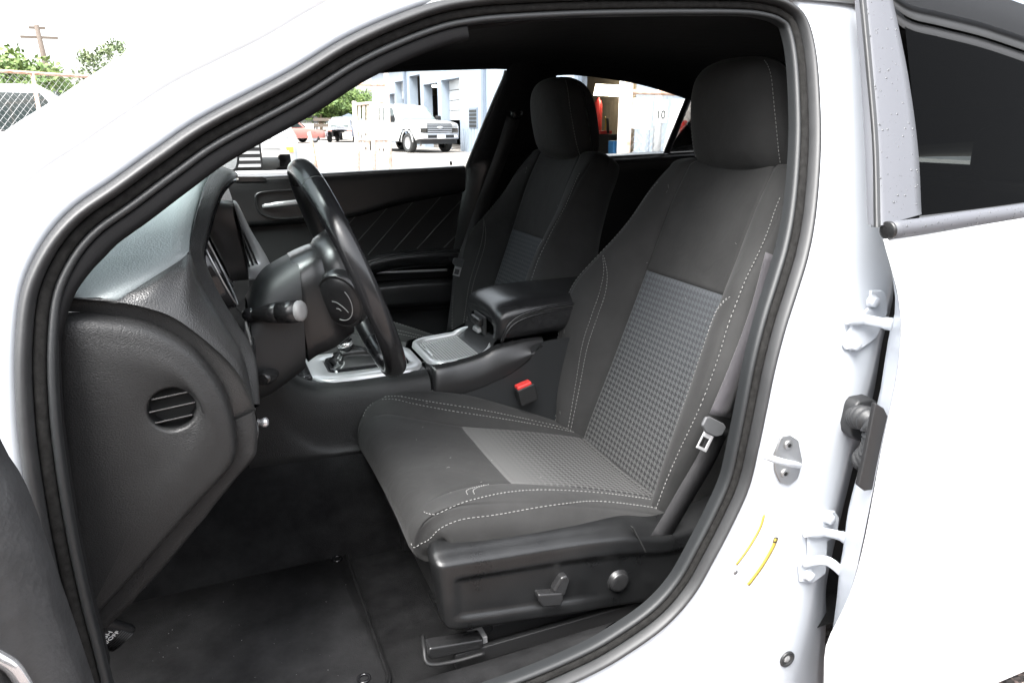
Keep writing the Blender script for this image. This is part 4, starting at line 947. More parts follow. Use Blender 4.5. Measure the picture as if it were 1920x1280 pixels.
# cup holder section
tz = .655
cup = [(-.012, .430, 0), (0, .445, .0), (0, .50, .004), (0, .56, .014), (0, .60, .030), (0, .66, .036), (0, .72, .037)]
def cl_edge(dy, dz, sg=-1): return [(x, sg*(.116+dy+(.0 if x > .44 else -.03)), tz+h+dz) for _, x, h in cup]
for sg in (-1, 1):
    mb = MB(); mb.loft([cl_edge(-.008, .006, sg), cl_edge(0, .003, sg), cl_edge(.010, -.010, sg), [V(a).lerp(V(b), .5)+V((0, sg*.002, 0)) for a, b in zip(cl_edge(.017, -.02, sg), [(x, sg*.139, z) for x, z in ((.43, .575), (.445, .578), (.50, .59), (.56, .603), (.625, .624), (.675, .655), (.705, .690))])], [(x, sg*.139, z) for x, z in ((.43, .575), (.445, .578), (.50, .59), (.56, .603), (.625, .624), (.675, .655), (.705, .690))]], n=40, sub=3, uni=True)
    mb.make('cup_holder_side', M['plastic'], cn)
    mb = MB(); mb.loft([[(.43, sg*.138, .573), (.50, sg*.138, .588), (.56, sg*.138, .601), (.625, sg*.138, .622), (.677, sg*.138, .653), (.71, sg*.138, .694), (.98, sg*.138, .694)], [(.43, sg*.144, .53), (.5, sg*.144, .53), (.56, sg*.144, .54), (.63, sg*.144, .54), (.68, sg*.144, .54), (.75, sg*.144, .54), (.98, sg*.144, .54)], [(.43, sg*.155, .36), (.50, sg*.155, .36), (.56, sg*.155, .36), (.63, sg*.155, .36), (.7, sg*.155, .36), (.8, sg*.155, .36), (.98, sg*.155, .36)]], n=40, sub=3, uni=True)
    mb.make('console_side', M['trim'], cn)
def tray(in_, dz, r, x0=.445, x1=.60):
    P = rrect(x0+in_, x1-in_*.3, -.108+in_, .108-in_, tz+dz, r, slope=.06)
    for p in P:
        if p.x > .56: p.z += (p.x-.56)*.45
    return P
ch = frame_loft('cup_holder_rim', [tray(-.004, -.004, .045), tray(-.002, .006, .044), tray(.004, .009, .040), tray(.010, .007, .036), tray(.012, .0, .034), tray(.013, -.012, .034)], M['silver'], cn); sub(cn, ch)
mb = MB(); mb.add(tray(.012, -.010, .034), [tuple(range(36))]); mb.make('cup_holder_floor', M['ink'], ch)
ns = 15
for k in range(ns):
    x0 = .462+.0072*k; x1 = x0+.0056; w = .094 if k > 1 else (.082 if k == 0 else .09)
    z0 = tz-.001+.06*(x0-.445)
    mb = MB(); mb.loft([[(x0, -w, z0), (x0, w, z0)], [(x0+.001, -w, z0+.0016), (x0+.001, w, z0+.0016)], [(x1-.001, -w, z0+.0018), (x1-.001, w, z0+.0018)], [(x1, -w, z0), (x1, w, z0)]], n=3, smooth=True); mb.make('tambour_slat', M['tambour'], ch)
MB().tube(curve([(.466, -.03, tz+.002), (.4635, -.012, tz+.005), (.4635, .012, tz+.005), (.466, .03, tz+.002)], 14), [.001, .0022, .003, .0032, .0033, .0033, .0033, .0033, .0033, .0033, .0032, .003, .0022, .001], 8, sx=1.6).make('tambour_handle', M['satin'], ch)
mb = MB(); mb.loft([[(.568, y, tz+.005) for y in (-.096, 0, .096)], [(.578, y, tz+.012) for y in (-.098, 0, .098)], [(.592, y, tz+.028) for y in (-.100, 0, .100)], [(.605, y, tz+.05) for y in (-.104, 0, .104)]], n=12, sub=4); mb.make('tray_back', M['plastic'], ch)
# armrest
ar = None
def asec(x, hw, z0, z1, e=.5):
    P = []
    for k in range(40):
        t_ = 2*math.pi*k/40; cy_ = math.copysign(abs(math.cos(t_))**e, math.cos(t_)); s_ = math.sin(t_)
        P.append(V((x+.012*(s_ < 0)*0, hw*cy_, (z0+z1)/2+(z1-z0)/2*math.copysign(abs(s_)**.62, s_))))
    return P
S_ = [(.606, .080, .700, .735), (.602, .100, .694, .755), (.604, .110, .690, .768), (.612, .116, .688, .780), (.635, .119, .688, .790), (.68, .121, .690, .796), (.78, .122, .695, .800), (.9, .122, .70, .800), (1.0, .120, .70, .798), (1.02, .11, .71, .79), (1.025, .06, .73, .77)]
mb = MB(); R_s = [asec(*s) for s in S_]; mb.loft([r+[r[0]] for r in R_s], n=81, sub=4, uni=True); ar = mb.make('armrest', M['leather'], cn); sub(cn, ar)
for dz, mt, rr in ((0, M['ink'], .0018), (.005, M['leather'], .0034), (-.006, M['leather'], .0030)):
    seam = curve([(.612, -.1165, .698+dz*.3), (.622, -.1195, .724+dz), (.645, -.1195, .748+dz), (.69, -.1200, .762+dz), (.78, -.1205, .770+dz), (.95, -.1205, .772+dz)], 40)
    MB().tube(seam, rr, 6).make('piping', mt, ar)
mb = MB(); mb.prism([V((.604, y, z)) for y, z in ((-.040, .695), (.040, .695), (.040, .742), (-.040, .742))], (-.006, 0, 0)); mb.make('latch_recess', M['ink'], ar, bevel=.004)
mb = MB(); mb.prism([V((.600, y, z)) for y, z in ((-.030, .716), (.030, .716), (.030, .736), (-.030, .736))], (-.016, 0, 0)); mb.make('latch', M['plastic'], ar, bevel=.005, seg=3)
mb = MB(); mb.prism([V((.598, y, z)) for y, z in ((-.022, .700), (.022, .700), (.014, .712), (-.014, .712))], (-.012, 0, -.004)); mb.make('lower_latch', M['greycap'], ar, bevel=.003)
bk = thing('seat_belt_buckle', 'seat belt buckle with red release button beside the driver seat', 'buckle', aty(985, 735, -.165))
bo = aty(981, 722, -.165); bx_ = (aty(1000, 711, -.165)-aty(964, 727, -.165)).normalized(); by_ = (V((0, 0, 1))-bx_*bx_.z).normalized()
Mb = frame_M(bo, bx_, by_)
mb = MB(); mb.box((-.022, -.045, -.014), (.024, -.001, .014), Mb); mb.make('buckle_body', M['darkplastic'], bk, bevel=.003)
mb = MB(); mb.box((-.019, -.006, -.011), (.019, .006, .011), Mb); mb.make('release_button', M['red'], bk, bevel=.003)

# ================================================================== far side: doors, pillars, belts
def yfar(z): return interp([.2, .9, 1.05, 1.2, 1.37, 1.5], [.74, .745, .74, .685, .61, .55], z)
def atf(x, y, o=0):
    z = 1.
    for _ in range(60): p = aty(x, y, yfar(z)+o); z = .6*z+.4*p.z
    return p
pd_ = thing('passenger_door', 'black passenger door panel with silver handle and diagonal stitching, across the cabin', 'car door', (.5, .75, .25))
def frow(pts, o): return [atf(x, y, o) for x, y in pts]
sill = [(360, 341), (440, 336), (560, 330), (700, 322), (800, 317), (872, 313)]
mb = MB(); mb.loft([[p+V((0, .06, .0)) for p in frow(sill, 0)], [p+V((0, .02, .004)) for p in frow(sill, 0)], frow(sill, -.004), frow([(x, y+14) for x, y in sill], -.016), frow([(360, 372), (440, 372), (560, 368), (700, 356), (800, 348), (872, 340)], -.020), frow([(360, 420), (440, 420), (560, 412), (660, 402), (760, 376), (872, 356)], -.018), frow([(360, 428), (440, 428), (560, 420), (660, 408), (760, 382), (872, 361)], -.004)], n=50, sub=4, uni=True); mb.make('upper_rail', M['plastic'], pd_)
mb = MB(); mb.loft([frow([(360, 425), (440, 425), (560, 418), (660, 406), (760, 380), (872, 359)], 0), frow([(360, 470), (440, 470), (560, 462), (660, 455), (760, 430), (872, 420)], .004), frow([(360, 540), (440, 540), (560, 520), (660, 500), (760, 480), (880, 470)], .006), frow([(360, 760), (440, 740), (560, 700), (660, 660), (760, 640), (880, 640)], .004)], n=40, sub=4, uni=True); pin = mb.make('door_insert', M['darkplastic'], pd_); sub(pd_, pin)
for x0, y0, x1, y1 in [(668, 404, 610, 470), (728, 388, 655, 470), (780, 372, 690, 478), (830, 365, 738, 470), (868, 372, 782, 466), (878, 420, 830, 466)]:
    MB().tube([atf(x0+(x1-x0)*k/6, y0+(y1-y0)*k/6, -.001+.004*min(1, k/3)) for k in range(7)], .0013, 5).make('seam_stitch', M['seamgrey'], pin)
arm = [(668, 497), (690, 484), (730, 473), (790, 466), (862, 464)]
mb = MB(); mb.loft([frow(arm, .01), frow([(x, y+1) for x, y in arm], -.045), frow([(x, y+4) for x, y in arm], -.075), frow([(x, y+12) for x, y in arm], -.088), frow([(x, y+26) for x, y in arm], -.086), frow([(x, y+36) for x, y in arm], -.06), frow([(x, y+40) for x, y in arm], .01)], n=40, sub=4, uni=True); mb.make('door_armrest', M['leather'], pd_)
st_ = [(672, 505), (700, 492), (740, 482), (800, 476), (862, 475)]
MB().tube(curve(frow(st_, -.092), 30), .001, 5).make('armrest_stitch', M['seamgrey'], pd_)
MB().tube(curve(frow([(640, 519), (690, 512), (760, 509), (838, 506)], -.066), 20), .0042, 8).make('chrome_strip', M['silver'], pd_)
mb = MB(); mb.loft([frow([(600, 548), (690, 530), (780, 522), (870, 518)], -.01), frow([(600, 552), (690, 534), (780, 526), (870, 522)], -.05), frow([(600, 600), (690, 580), (780, 572), (870, 566)], -.055), frow([(600, 610), (690, 592), (780, 584), (870, 578)], -.02), frow([(600, 720), (690, 690), (780, 670), (870, 660)], -.03)], n=30, sub=4, uni=True); mb.make('map_pocket', M['plastic'], pd_)
# handle
mb = MB(); hp = [(482, 372), (490, 362), (530, 358), (580, 357), (590, 370), (588, 400), (560, 407), (520, 409), (495, 402), (486, 392)]
hl = curve([atf(x, y, -.0215) for x, y in hp], 60, closed=True); hc = sum(hl, V())/60
mb.grid([[hc.lerp(p, 1.12)+V((0, .012, 0)) for p in hl], [hc.lerp(p, 1.08)+V((0, -.003, 0)) for p in hl], [hc.lerp(p, 1.0)+V((0, -.004, 0)) for p in hl], [hc.lerp(p, .93)+V((0, .008, 0)) for p in hl], [hc.lerp(p, .05)+V((0, .008, 0)) for p in hl]], cu=True); mb.make('handle_bezel', M['plastic'], pd_)
MB().tube(curve([atf(492, 387, -.024), atf(510, 385, -.032), atf(535, 382, -.038), atf(575, 378, -.036)], 16), [.004]+[.007]*3+[.009]*12, 10, sx=.6).make('door_handle', M['satin'], pd_)
mb = MB(); mb.prism(frow([(440, 331), (492, 331), (500, 335), (497, 341), (440, 341)], -.012), (0, -.004, 0)); mb.make('demist_slot', M['gloss'], pd_, bevel=.001)
MB().tube([atf(846, 309, -.002), atf(845, 303, -.002)], .004, 8).make('lock_pin', M['plastic'], pd_)
# glass and frame of the far front door
mb = MB(); mb.loft([[V((-.30, .77, 1.03)), atf(600, 330, .03), atf(872, 312, .03)], [V((.1, .72, 1.16)), atf(660, 230, .03), atf(912, 220, .03)], [V((.40, .645, 1.37)), atf(720, 128, .03), atf(955, 124, .03)]], n=10, sub=3); mb.make('window_pane', M['glass'], pd_)
mb = MB(); mb.loft([[atf(x+dx, y, o) for x, y in [(868, 330), (876, 305), (900, 245), (925, 185), (942, 146), (946, 132)]] for dx, o in ((-1, .03), (1, .004), (5, .0), (10, .004), (12, .03))], n=24, uni=True); mb.make('frame_seal', M['rubber'], pd_)
mb = MB(); mb.box((-.33, .80, .2), (.93, .93, 1.02)); mb.make('door_skin', M['paint'], pd_, bevel=.04, seg=4)
mb = MB(); mb.loft([[(-.62, .74, 1.0), (-.2, .70, 1.16), (.2, .62, 1.345), (.36, .60, 1.385)], [(-.66, .76, .98), (-.22, .73, 1.18), (.17, .64, 1.37), (.33, .61, 1.41)], [(-.70, .70, .98), (-.26, .68, 1.18), (.14, .58, 1.37), (.32, .56, 1.41)]], n=20); mb.make('far_pillar_trim', M['liner'], car)
bp = [[(878, 312), (905, 250), (930, 188), (946, 150), (952, 128)], [(900, 312), (925, 250), (950, 188), (966, 140), (975, 110)], [(960, 330), (975, 250), (990, 190), (1000, 150), (1010, 100)], [(1030, 340), (1030, 250), (1034, 190), (1040, 150), (1050, 100)]]
mb = MB(); mb.loft([frow(bp[0], .02), frow(bp[0], -.005), frow(bp[1], -.030), frow(bp[2], -.034), frow(bp[3], -.01), frow(bp[3], .03)], n=24, sub=3, uni=True); mb.make('far_b_pillar_trim', M['liner'], car)
mb = MB(); mb.loft([frow([(850, 470), (872, 330), (880, 308)], -.01), frow([(880, 470), (905, 330), (912, 300)], -.04), frow([(960, 480), (985, 330), (985, 290)], -.045), frow([(1050, 480), (1060, 330), (1060, 290)], -.02)], n=14, sub=3); mb.make('far_pillar_lower_trim', M['plastic'], car)
mb = MB(); mb.loft([[V((.86, .70, .26)), V((.88, .70, .8)), atf(862, 470, -.02)], [V((.98, .68, .26)), V((1.0, .68, .8)), atf(975, 470, -.03)], [V((1.15, .72, .26)), V((1.1, .72, .8)), atf(1060, 470, -.01)]], n=14, sub=3); mb.make('far_pillar_base', M['liner'], car)
# far rear door
prd = thing('far_rear_door', 'black rear passenger door top seen between the headrests', 'car door', (1.5, .75, .25))
rs = [(980, 302), (1060, 298), (1135, 293), (1230, 288), (1310, 284), (1420, 279)]
mb = MB(); mb.loft([[p+V((0, .06, .004)) for p in frow(rs, 0)], frow(rs, .01), frow([(x, y+3) for x, y in rs], -.012), frow([(x, y+14) for x, y in rs], -.028), frow([(x, y+60) for x, y in rs], -.03), frow([(x, y+300) for x, y in rs], -.02)], n=30, sub=4, uni=True); mb.make('door_panel', M['plastic'], prd)
db = [(1345, 921), ]
mb = MB(); mb.loft([[atf(x+dx, y, o) for x, y in [(1243, 288), (1258, 250), (1275, 208), (1288, 176)]] for dx, o in ((0, .02), (1, -.006), (10, -.008), (13, .02))], n=12, uni=True); mb.make('division_bar', M['darkplastic'], prd)
mb = MB(); mb.loft([frow([(1030, 300), (1140, 293), (1250, 287)], .03), frow([(1036, 200), (1140, 200), (1268, 215)], .03), frow([(1040, 132), (1150, 140), (1290, 172)], .03)], n=8, sub=3); mb.make('window_pane', M['glass'], prd)
mb = MB(); mb.loft([frow([(1252, 287), (1330, 283), (1420, 280)], .028), frow([(1290, 176), (1330, 190), (1420, 230)], .028)], n=6); mb.make('quarter_pane', M['qtint'], prd)
mb = MB(); mb.box((.95, .80, .2), (2.0, .93, 1.04)); mb.make('door_skin', M['paint'], prd, bevel=.04, seg=4)
# roof rail above the rear windows (the headliner's side drops here)
hr = [(690, 138), (760, 133), (860, 130), (950, 129), (1030, 140), (1080, 140), (1160, 150), (1220, 163), (1290, 186), (1360, 214), (1460, 260)]
mb = MB(); mb.loft([frow(hr, .02), frow(hr, -.006), [atf(x, y-25, -.03) for x, y in hr], [atf(x, y-60, -.05) for x, y in hr], [atf(x, y-100, -.10) for x, y in hr]], n=50, sub=3, uni=True); mb.make('far_roof_rail', M['liner'], car)
for q0, q1 in (((790, 95), (890, 92)), ((1190, 118), (1275, 125))):
    a, b = atf(*q0, -.065), atf(*q1, -.065); MB().tube(curve([a+V((0, .03, .012)), a, a.lerp(b, .5)+V((0, -.006, -.006)), b, b+V((0, .03, .012))], 24), .0065, 8, sx=.8).make('grab_handle', M['darkplastic'], car)
# seat belts
def band(c, w, side, th=.0014):
    a_, b_ = [], []
    for i, p in enumerate(c):
        s_ = side[i] if isinstance(side, list) else side; a_.append(p-V(s_)*w/2); b_.append(p+V(s_)*w/2)
    return MB().grid([a_, b_])
fb = thing('passenger_seat_belt', 'black passenger seat belt with metal tongue hanging by the far pillar', 'seat belt', atf(860, 500, -.06))
L1 = curve([atf(962, 222, -.040), atf(940, 290, -.050), atf(905, 385, -.085), atf(876, 470, -.11), atf(868, 492, -.115)], 24)
band(L1, .047, [V((.95, 0, -.30)).normalized()]*24).make('webbing', M['belt'], fb, solid=.0014)
L2 = curve([atf(864, 500, -.115), atf(858, 560, -.11), atf(850, 620, -.10)], 12)
band(L2, .047, [V((.9, -.4, .1)).normalized()]*12).make('webbing', M['belt'], fb, solid=.0014)
def tongue(t, C0, M_):
    f_ = MB(); f_.prism([M_ @ V(p) for p in [(-.026, .010, -.003), (-.026, -.006, -.003), (-.012, -.014, -.003), (.014, -.014, -.003), (.027, -.006, -.003), (.027, .010, -.003), (.018, .014, -.003), (-.018, .014, -.003)]], M_.to_3x3() @ V((0, 0, .007))); f_.make('tongue_grip', M['gripgrey'], t, bevel=.003, seg=3)
    for nm, pts in (('tongue_blade', [(-.013, -.013), (-.010, -.013), (-.010, -.040), (.006, -.040), (.006, -.045), (-.013, -.045)]), ('tongue_blade', [(.0065, -.045), (.012, -.045), (.012, -.013), (.0065, -.013)]), ('tongue_blade', [(-.0098, -.0135), (.0063, -.0135), (.0063, -.022), (-.0098, -.022)])):
        g_ = MB(); g_.prism([M_ @ V((x, y, -.0012)) for x, y in pts], M_.to_3x3() @ V((0, 0, .0024))); g_.make(nm, M['silver'], t, bevel=.0005)
o1 = atf(862, 493, -.122); tongue(fb, o1, frame_M(o1, (atf(880, 495, -.122)-atf(845, 486, -.122)), (atf(868, 470, -.122)-o1)))
MB().lathe([(-.01, .02), (.0, .024), (.008, .02), (.012, .01)], atf(968, 212, -.03), (0, -1, 0), 20).make('belt_guide', M['plastic'], fb)
nb_ = thing('driver_seat_belt', 'grey driver seat belt with metal tongue beside the driver seat', 'seat belt', aty(1330, 820, -.69))
L1 = curve([aty(1455, 480, -.685), aty(1425, 590, -.69), aty(1388, 690, -.695), aty(1350, 780, -.70)], 24)
band(L1, .050, [V((.94, .04, -.33)).normalized()]*24).make('webbing', M['beltgrey'], nb_, solid=.0014)
L2 = curve([aty(1352, 800, -.70), aty(1325, 860, -.69), aty(1290, 920, -.682), aty(1258, 975, -.675), aty(1235, 1012, -.668)], 20)
band(L2, .046, [V((.80, .04, -.60)).normalized()]*20).make('webbing', M['belt'], nb_, solid=.0014)
o1 = aty(1336, 800, -.708); tongue(nb_, o1, frame_M(o1, aty(1362, 814, -.708)-aty(1310, 788, -.708), aty(1350, 770, -.706)-o1))

# ================================================================== floor mat, pedal, crumbs
fm = thing('floor_mat', 'dusty charcoal carpet floor mat in the driver footwell', 'floor mat', (0, -.36, .245))
mp_ = rrect(-.30, .208, -.63, -.095, .249, .05)
mb = MB(); mb.add([p+V((0, 0, .008)) for p in mp_], [tuple(range(36))]); mb.grid([mp_, [p+V((0, 0, .006)) for p in mp_], [p+V((0, 0, .008)) for p in mp_]], cu=True); mb.make('mat_carpet', M['mat'], fm)
inn = rrect(-.295, .203, -.625, -.10, .2575, .048); MB().tube(inn+[inn[0]], .0035, 6, cap=False).make('mat_binding', M['carpet'], fm)
for q in ((632, 1048), (682, 1272)):
    c_ = atz(*q, .2575); MB().tube([c_+V((math.cos(a)*.010, math.sin(a)*.010, .001)) for a in [2*math.pi*k/20 for k in range(21)]], .003, 8, cap=False).make('grommet', M['gloss'], fm)
random.seed(11); mb = MB()
for k in range(80):
    x, y = random.uniform(-.22, .19), random.uniform(-.62, -.12); s_ = random.choice([.0004, .0004, .0005, .0007, .0011]); c_ = V((x, y, .2585))
    mb.add([c_+V((s_, 0, 0)), c_+V((-s_*.5, s_, 0)), c_+V((-s_*.6, -s_*.8, 0)), c_+V((0, 0, s_*.8))], [(0, 1, 3), (1, 2, 3), (2, 0, 3), (0, 2, 1)], False)
mb.make('crumbs', M['greycap'], fm, kind='stuff')
pb = thing('parking_brake_pedal', 'black ribbed parking brake pedal reading PUSH ON OFF under the dashboard', 'pedal', aty(200, 1210, -.66))
po_ = aty(198, 1194, -.662)
ux = (aty(232, 1212, -.645)-aty(165, 1194, -.675)).normalized(); uy = aty(203, 1172, -.668)-aty(213, 1213, -.652); uy = (uy-ux*uy.dot(ux)).normalized(); Mp = frame_M(po_, ux, uy)
mb = MB(); mb.loft([[Mp @ V((x, y, z)) for x in (-.035, -.01, .015, .032)] for y, z in ((.022, -.012), (.024, -.002), (.018, .003), (0, .004), (-.016, .001), (-.022, -.006), (-.022, -.018))], n=14, sub=4); mb.make('pedal_pad', M['plastic'], pb, solid=.006)
for k in range(6):
    MB().tube([Mp @ V((.008+k*.0042, .019, .0042)), Mp @ V((.008+k*.0042, 0, .0052)), Mp @ V((.008+k*.0042, -.015, .0026))], .0011, 6).make('pedal_rib', M['plastic'], pb)
Mt = frame_M(Mp @ V((-.008, .002, .0062)), uy, -ux)
text_mb('PUSH', .0105, Mt, .0003).make('lettering', M['white'], pb, kind='stuff')
Mt = frame_M(Mp @ V((.002, .000, .0062)), uy, -ux)
text_mb('ON/OFF', .0095, Mt, .0003).make('lettering', M['white'], pb, kind='stuff')
mb = MB(); mb.tube(curve([Mp @ V((-.02, .0, -.01)), Mp @ V((-.03, .04, -.03)), Mp @ V((-.05, .12, -.05)), Mp @ V((-.08, .2, -.05))], 12), .009, 8); mb.make('pedal_arm', M['darkplastic'], pb)
# passenger side mirror, seen through the far window
pm = pd_
ml = curve([aty(x, y, 1.0) for x, y in [(385, 282), (400, 272), (425, 268), (440, 275), (444, 295), (440, 316), (425, 322), (395, 324), (383, 305)]], 40, closed=True); mc = sum(ml, V())/40
mb = MB(); mb.add([mc.lerp(p, .93)+V((.004, -.004, 0)) for p in ml], [tuple(range(40))], False); mb.make('mirror_glass', M['chrome'], pm)
mb = MB(); mb.grid([[mc.lerp(p, .93) for p in ml], [mc.lerp(p, 1.0)+V((.008, -.006, 0)) for p in ml], [mc.lerp(p, 1.08) for p in ml], [mc.lerp(p, 1.10)+V((-.03, .02, 0)) for p in ml], [mc.lerp(p, .7)+V((-.09, .05, 0)) for p in ml], [mc.lerp(p, .05)+V((-.10, .06, 0)) for p in ml]], cu=True); mb.make('mirror_housing', M['darkplastic'], pm)
mb = MB(); mb.tube([mc+V((-.02, .0, -.05)), V((-.05, .90, .95)), V((-.08, .86, .93))], .03, 10); mb.make('mirror_arm', M['darkplastic'], pm)
# ================================================================== outside: yard, building, vehicles, fence, trees
M['siding'] = mat('pale_blue_metal_siding', (.25, .29, .345), .5, 0, dirt=.15, dscale=1.5)
M['sidingdark'] = mat('blue_grey_trim', (.15, .18, .225), .5)
M['tan'] = mat('tan_corrugated_metal', (.30, .25, .19), .6, .2, dirt=.4, dscale=2)
M['concrete'] = mat('concrete', (.4, .38, .35), .9, dirt=.3)
M['rust'] = mat('rusty_painted_pipe', (.62, .50, .42), .7, 0, dirt=.8, dscale=14, dirtcol=(.34, .13, .05))
M['whitepost'] = mat('chipped_white_paint', (.75, .73, .70), .6, 0, dirt=.5, dscale=10, dirtcol=(.45, .25, .14))
M['tyre'] = mat('tyre_rubber', (.025, .025, .025), .8)
M['alloy'] = mat('alloy', (.5, .5, .52), .3, .8)
M['carwhite'] = mat('white_vehicle_paint', (.46, .465, .47), .25, 0, coat=.5)
M['cargrey'] = mat('grey_vehicle_paint', (.22, .22, .25), .3, .3, coat=.5)
M['carred'] = mat('faded_red_paint', (.36, .15, .13), .45)
M['carglass'] = mat('dark_car_glass', (.03, .04, .04), .05, 0, spec=.8)
M['paleglass'] = mat('bright_car_glass', (.22, .28, .27), .06, 0, spec=1)
M['lens'] = mat('headlamp_lens', (.7, .7, .7), .08, .3)
M['amber'] = mat('amber_lens', (.8, .35, .08), .25)
M['lamp'] = mat('lit_lamp', (1, .90, .70), .5, emit=4.0)
M['bark'] = mat('bark', (.14, .10, .07), .9, 0, 'noise', 20, .8)
M['wood'] = mat('weathered_wood', (.10, .08, .065), .9, 0, 'noise', 30, .5)
M['wire'] = mat('galvanised_wire', (.45, .45, .45), .45, .7)
M['blue'] = mat('blue_plastic', (.05, .22, .50), .45)
M['navy'] = mat('dark_blue_panel', (.06, .12, .24), .5)
def leafmat(name, c1, c2):
    m, N, L, P = newmat(name); P.inputs['Roughness'].default_value = .6
    tc = N.new('ShaderNodeTexCoord'); n = N.new('ShaderNodeTexNoise'); n.inputs['Scale'].default_value = 1.3; n.inputs['Detail'].default_value = 4
    L.new(tc.outputs['Object'], n.inputs['Vector']); r = N.new('ShaderNodeValToRGB'); L.new(n.outputs['Fac'], r.inputs[0])
    r.color_ramp.elements[0].position = .35; r.color_ramp.elements[0].color = (*c1, 1); r.color_ramp.elements[1].position = .65; r.color_ramp.elements[1].color = (*c2, 1)
    L.new(r.outputs[0], P.inputs['Base Color']); return m
M['leaf'] = leafmat('green_leaves', (.055, .105, .020), (.115, .165, .035))
M['leaf2'] = leafmat('grey_green_leaves', (.06, .095, .035), (.12, .15, .06))

M['darkbay'] = mat('painted_bay_shade', (.035, .033, .03), .9)  # shade inside the bays, put into the wall and backdrop colour
# ---- metal workshop building, its wall runs along x = WX and faces the yard
WX = 10.5
bd = thing('workshop_building', 'pale blue metal workshop building with open service bays behind the white pickup', 'building', (WX+3, 25, 0))
def wy_(px_): return atx(px_, 200, WX).y
def wz_(px_, py_): return atx(px_, py_, WX).z
bays = [(727, 741, 176), (742, 762, 152), (769, 789, 141), (795, 821, 157), (828, 862, 148), (1084, 1192, 108)]
EAVE, DEP = 4.15, .45
ys_ = [(wy_(a), wy_(b), wz_((a+b)/2, c)) for a, b, c in bays]           # (far y, near y, top z)
cur = 46.6
def wallseg(y0, y1, z0, z1, nm='wall'):
    if abs(y0-y1) < .02: return
    m_ = MB(); m_.box((WX, min(y0, y1), z0), (WX+(DEP if min(y0, y1) > 26 else .28), max(y0, y1), z1)); m_.make(nm, M['siding'], bd)
for f_, n_, zt_ in ys_:
    wallseg(cur, f_, 0, EAVE if f_ > 20 else 5.2); wallseg(f_, n_, min(zt_, EAVE-.2), EAVE if f_ > 20 else 5.2, 'lintel'); cur = n_
wallseg(cur, 2.0, 0, 5.2)
m_ = MB(); m_.box((WX-.25, 1.8, 5.2), (WX+8.2, 20, 5.3)); m_.make('roof', M['siding'], bd)
m_ = MB(); m_.box((WX-.25, 20, EAVE), (WX+8.2, 46.8, EAVE+.1)); m_.make('roof', M['siding'], bd)
m_ = MB(); m_.box((WX+8, 2, 0), (WX+8.1, 46.6, 5.2)); m_.make('back_wall', M['darkbay'], bd)
for yy in (2.0, 14.2, 28.4, 46.4):
    m_ = MB(); m_.box((WX+DEP, yy, 0), (WX+8, yy+.1, EAVE if yy > 15 else 5.1)); m_.make('partition', M['tan'], bd)
# corrugated near-bay back wall
for k in range(68):
    m_ = MB(); y0 = 19.6+k*.13; m_.box((WX+5.0, y0, 0), (WX+5.04+(.03 if k % 3 == 0 else 0), y0+.118, 5.0)); m_.make('corrugated_panel', M['tan'], bd)
for i, (f_, n_, zt_) in enumerate(ys_[:5]):
    if i in (0, 4, 1):                                                 # sectional doors, partly raised
        zb = {0: 0, 1: zt_-.9, 4: zt_-1.75}[i]; npan = {0: 6, 1: 2, 4: 4}[i]; h_ = (zt_-zb)/npan
        for k in range(npan):
            m_ = MB(); m_.box((WX+DEP-.08, n_+.05, zb+k*h_+.015), (WX+DEP-.03, f_-.05, zb+(k+1)*h_-.015)); m_.make('door_panel', M['carwhite'], bd)
    m_ = MB(); m_.box((WX+3.2, n_-2, 0), (WX+3.3, f_+2.5, zt_)); m_.make('bay_backdrop', M['tan'] if i == 2 else M['darkbay'], bd)  # sheet closing each bay; the dark ones stand in for interior shade
for a in (763, 910, 1087):
    yy = wy_(a); m_ = MB(); m_.box((WX-.14, yy-.12, 0), (WX-.01, yy+.12, 4.1)); m_.make('downspout', M['sidingdark'], bd)
m_ = MB(); ya, yb = wy_(881), wy_(896); m_.box((WX-.05, yb, wz_(888, 241)), (WX-.005, ya, wz_(888, 202))); m_.make('louvre_window', M['sidingdark'], bd)
for k in range(5):
    z0 = wz_(888, 241)+.05+k*.145; m_ = MB(); m_.box((WX-.07, yb+.06, z0), (WX-.052, ya-.06, z0+.10)); m_.make('louvre_slat', M['darkplastic'], bd)
for k in range(40):
    y0 = 22+k*.34
    if any(n_-.1 < y0 < f_ or n_-.1 < y0+.3 < f_ for f_, n_, z_ in ys_): continue
    m_ = MB(); m_.box((WX-.04, y0, 0), (WX-.005, y0+.25, .95)); m_.make('wainscot_rib', M['siding'], bd)
# things in the near bay
lp = thing('ceiling_lamp', 'lit rectangular lamp hanging in the open workshop bay', 'lamp', atx(1137, 170, 14.2))
pts = [atx(x, y, 14.2) for x, y in ((1113, 179), (1157, 181), (1160, 160), (1117, 158))]
m_ = MB(); m_.prism(pts, (.12, 0, 0)); m_.make('lamp_panel', M['lamp'], lp)
m_ = MB(); m_.tube([pts[2]+V((.06, 0, 0)), pts[2]+V((.06, 0, 1.2))], .01, 6); m_.make('hanger', M['wire'], lp)
l5 = thing('bay_lamp', 'small lit round lamp inside the dark bay left of the white roller door', 'lamp', atx(814, 163, 12.2))
MB().lathe([(0, .05), (.1, .2), (.14, .22), (.15, 0)], atx(814, 163, 12.0)+V((0, 0, .12)), (0, 0, -1), 16).make('lamp_shade', M['lamp'], l5)
rt = thing('red_gas_cylinder', 'tall red cylinder behind the passenger headrest in the workshop', 'cylinder', atx(1122, 260, 14.0))
c_ = atx(1121, 205, 14.0); MB().lathe([(-2.2, 0), (-2.2, .17), (.15, .17), (.3, .12), (.36, .05), (.42, .05), (.42, 0)], c_, (0, 0, 1), 16).make('tank', M['red'], rt)
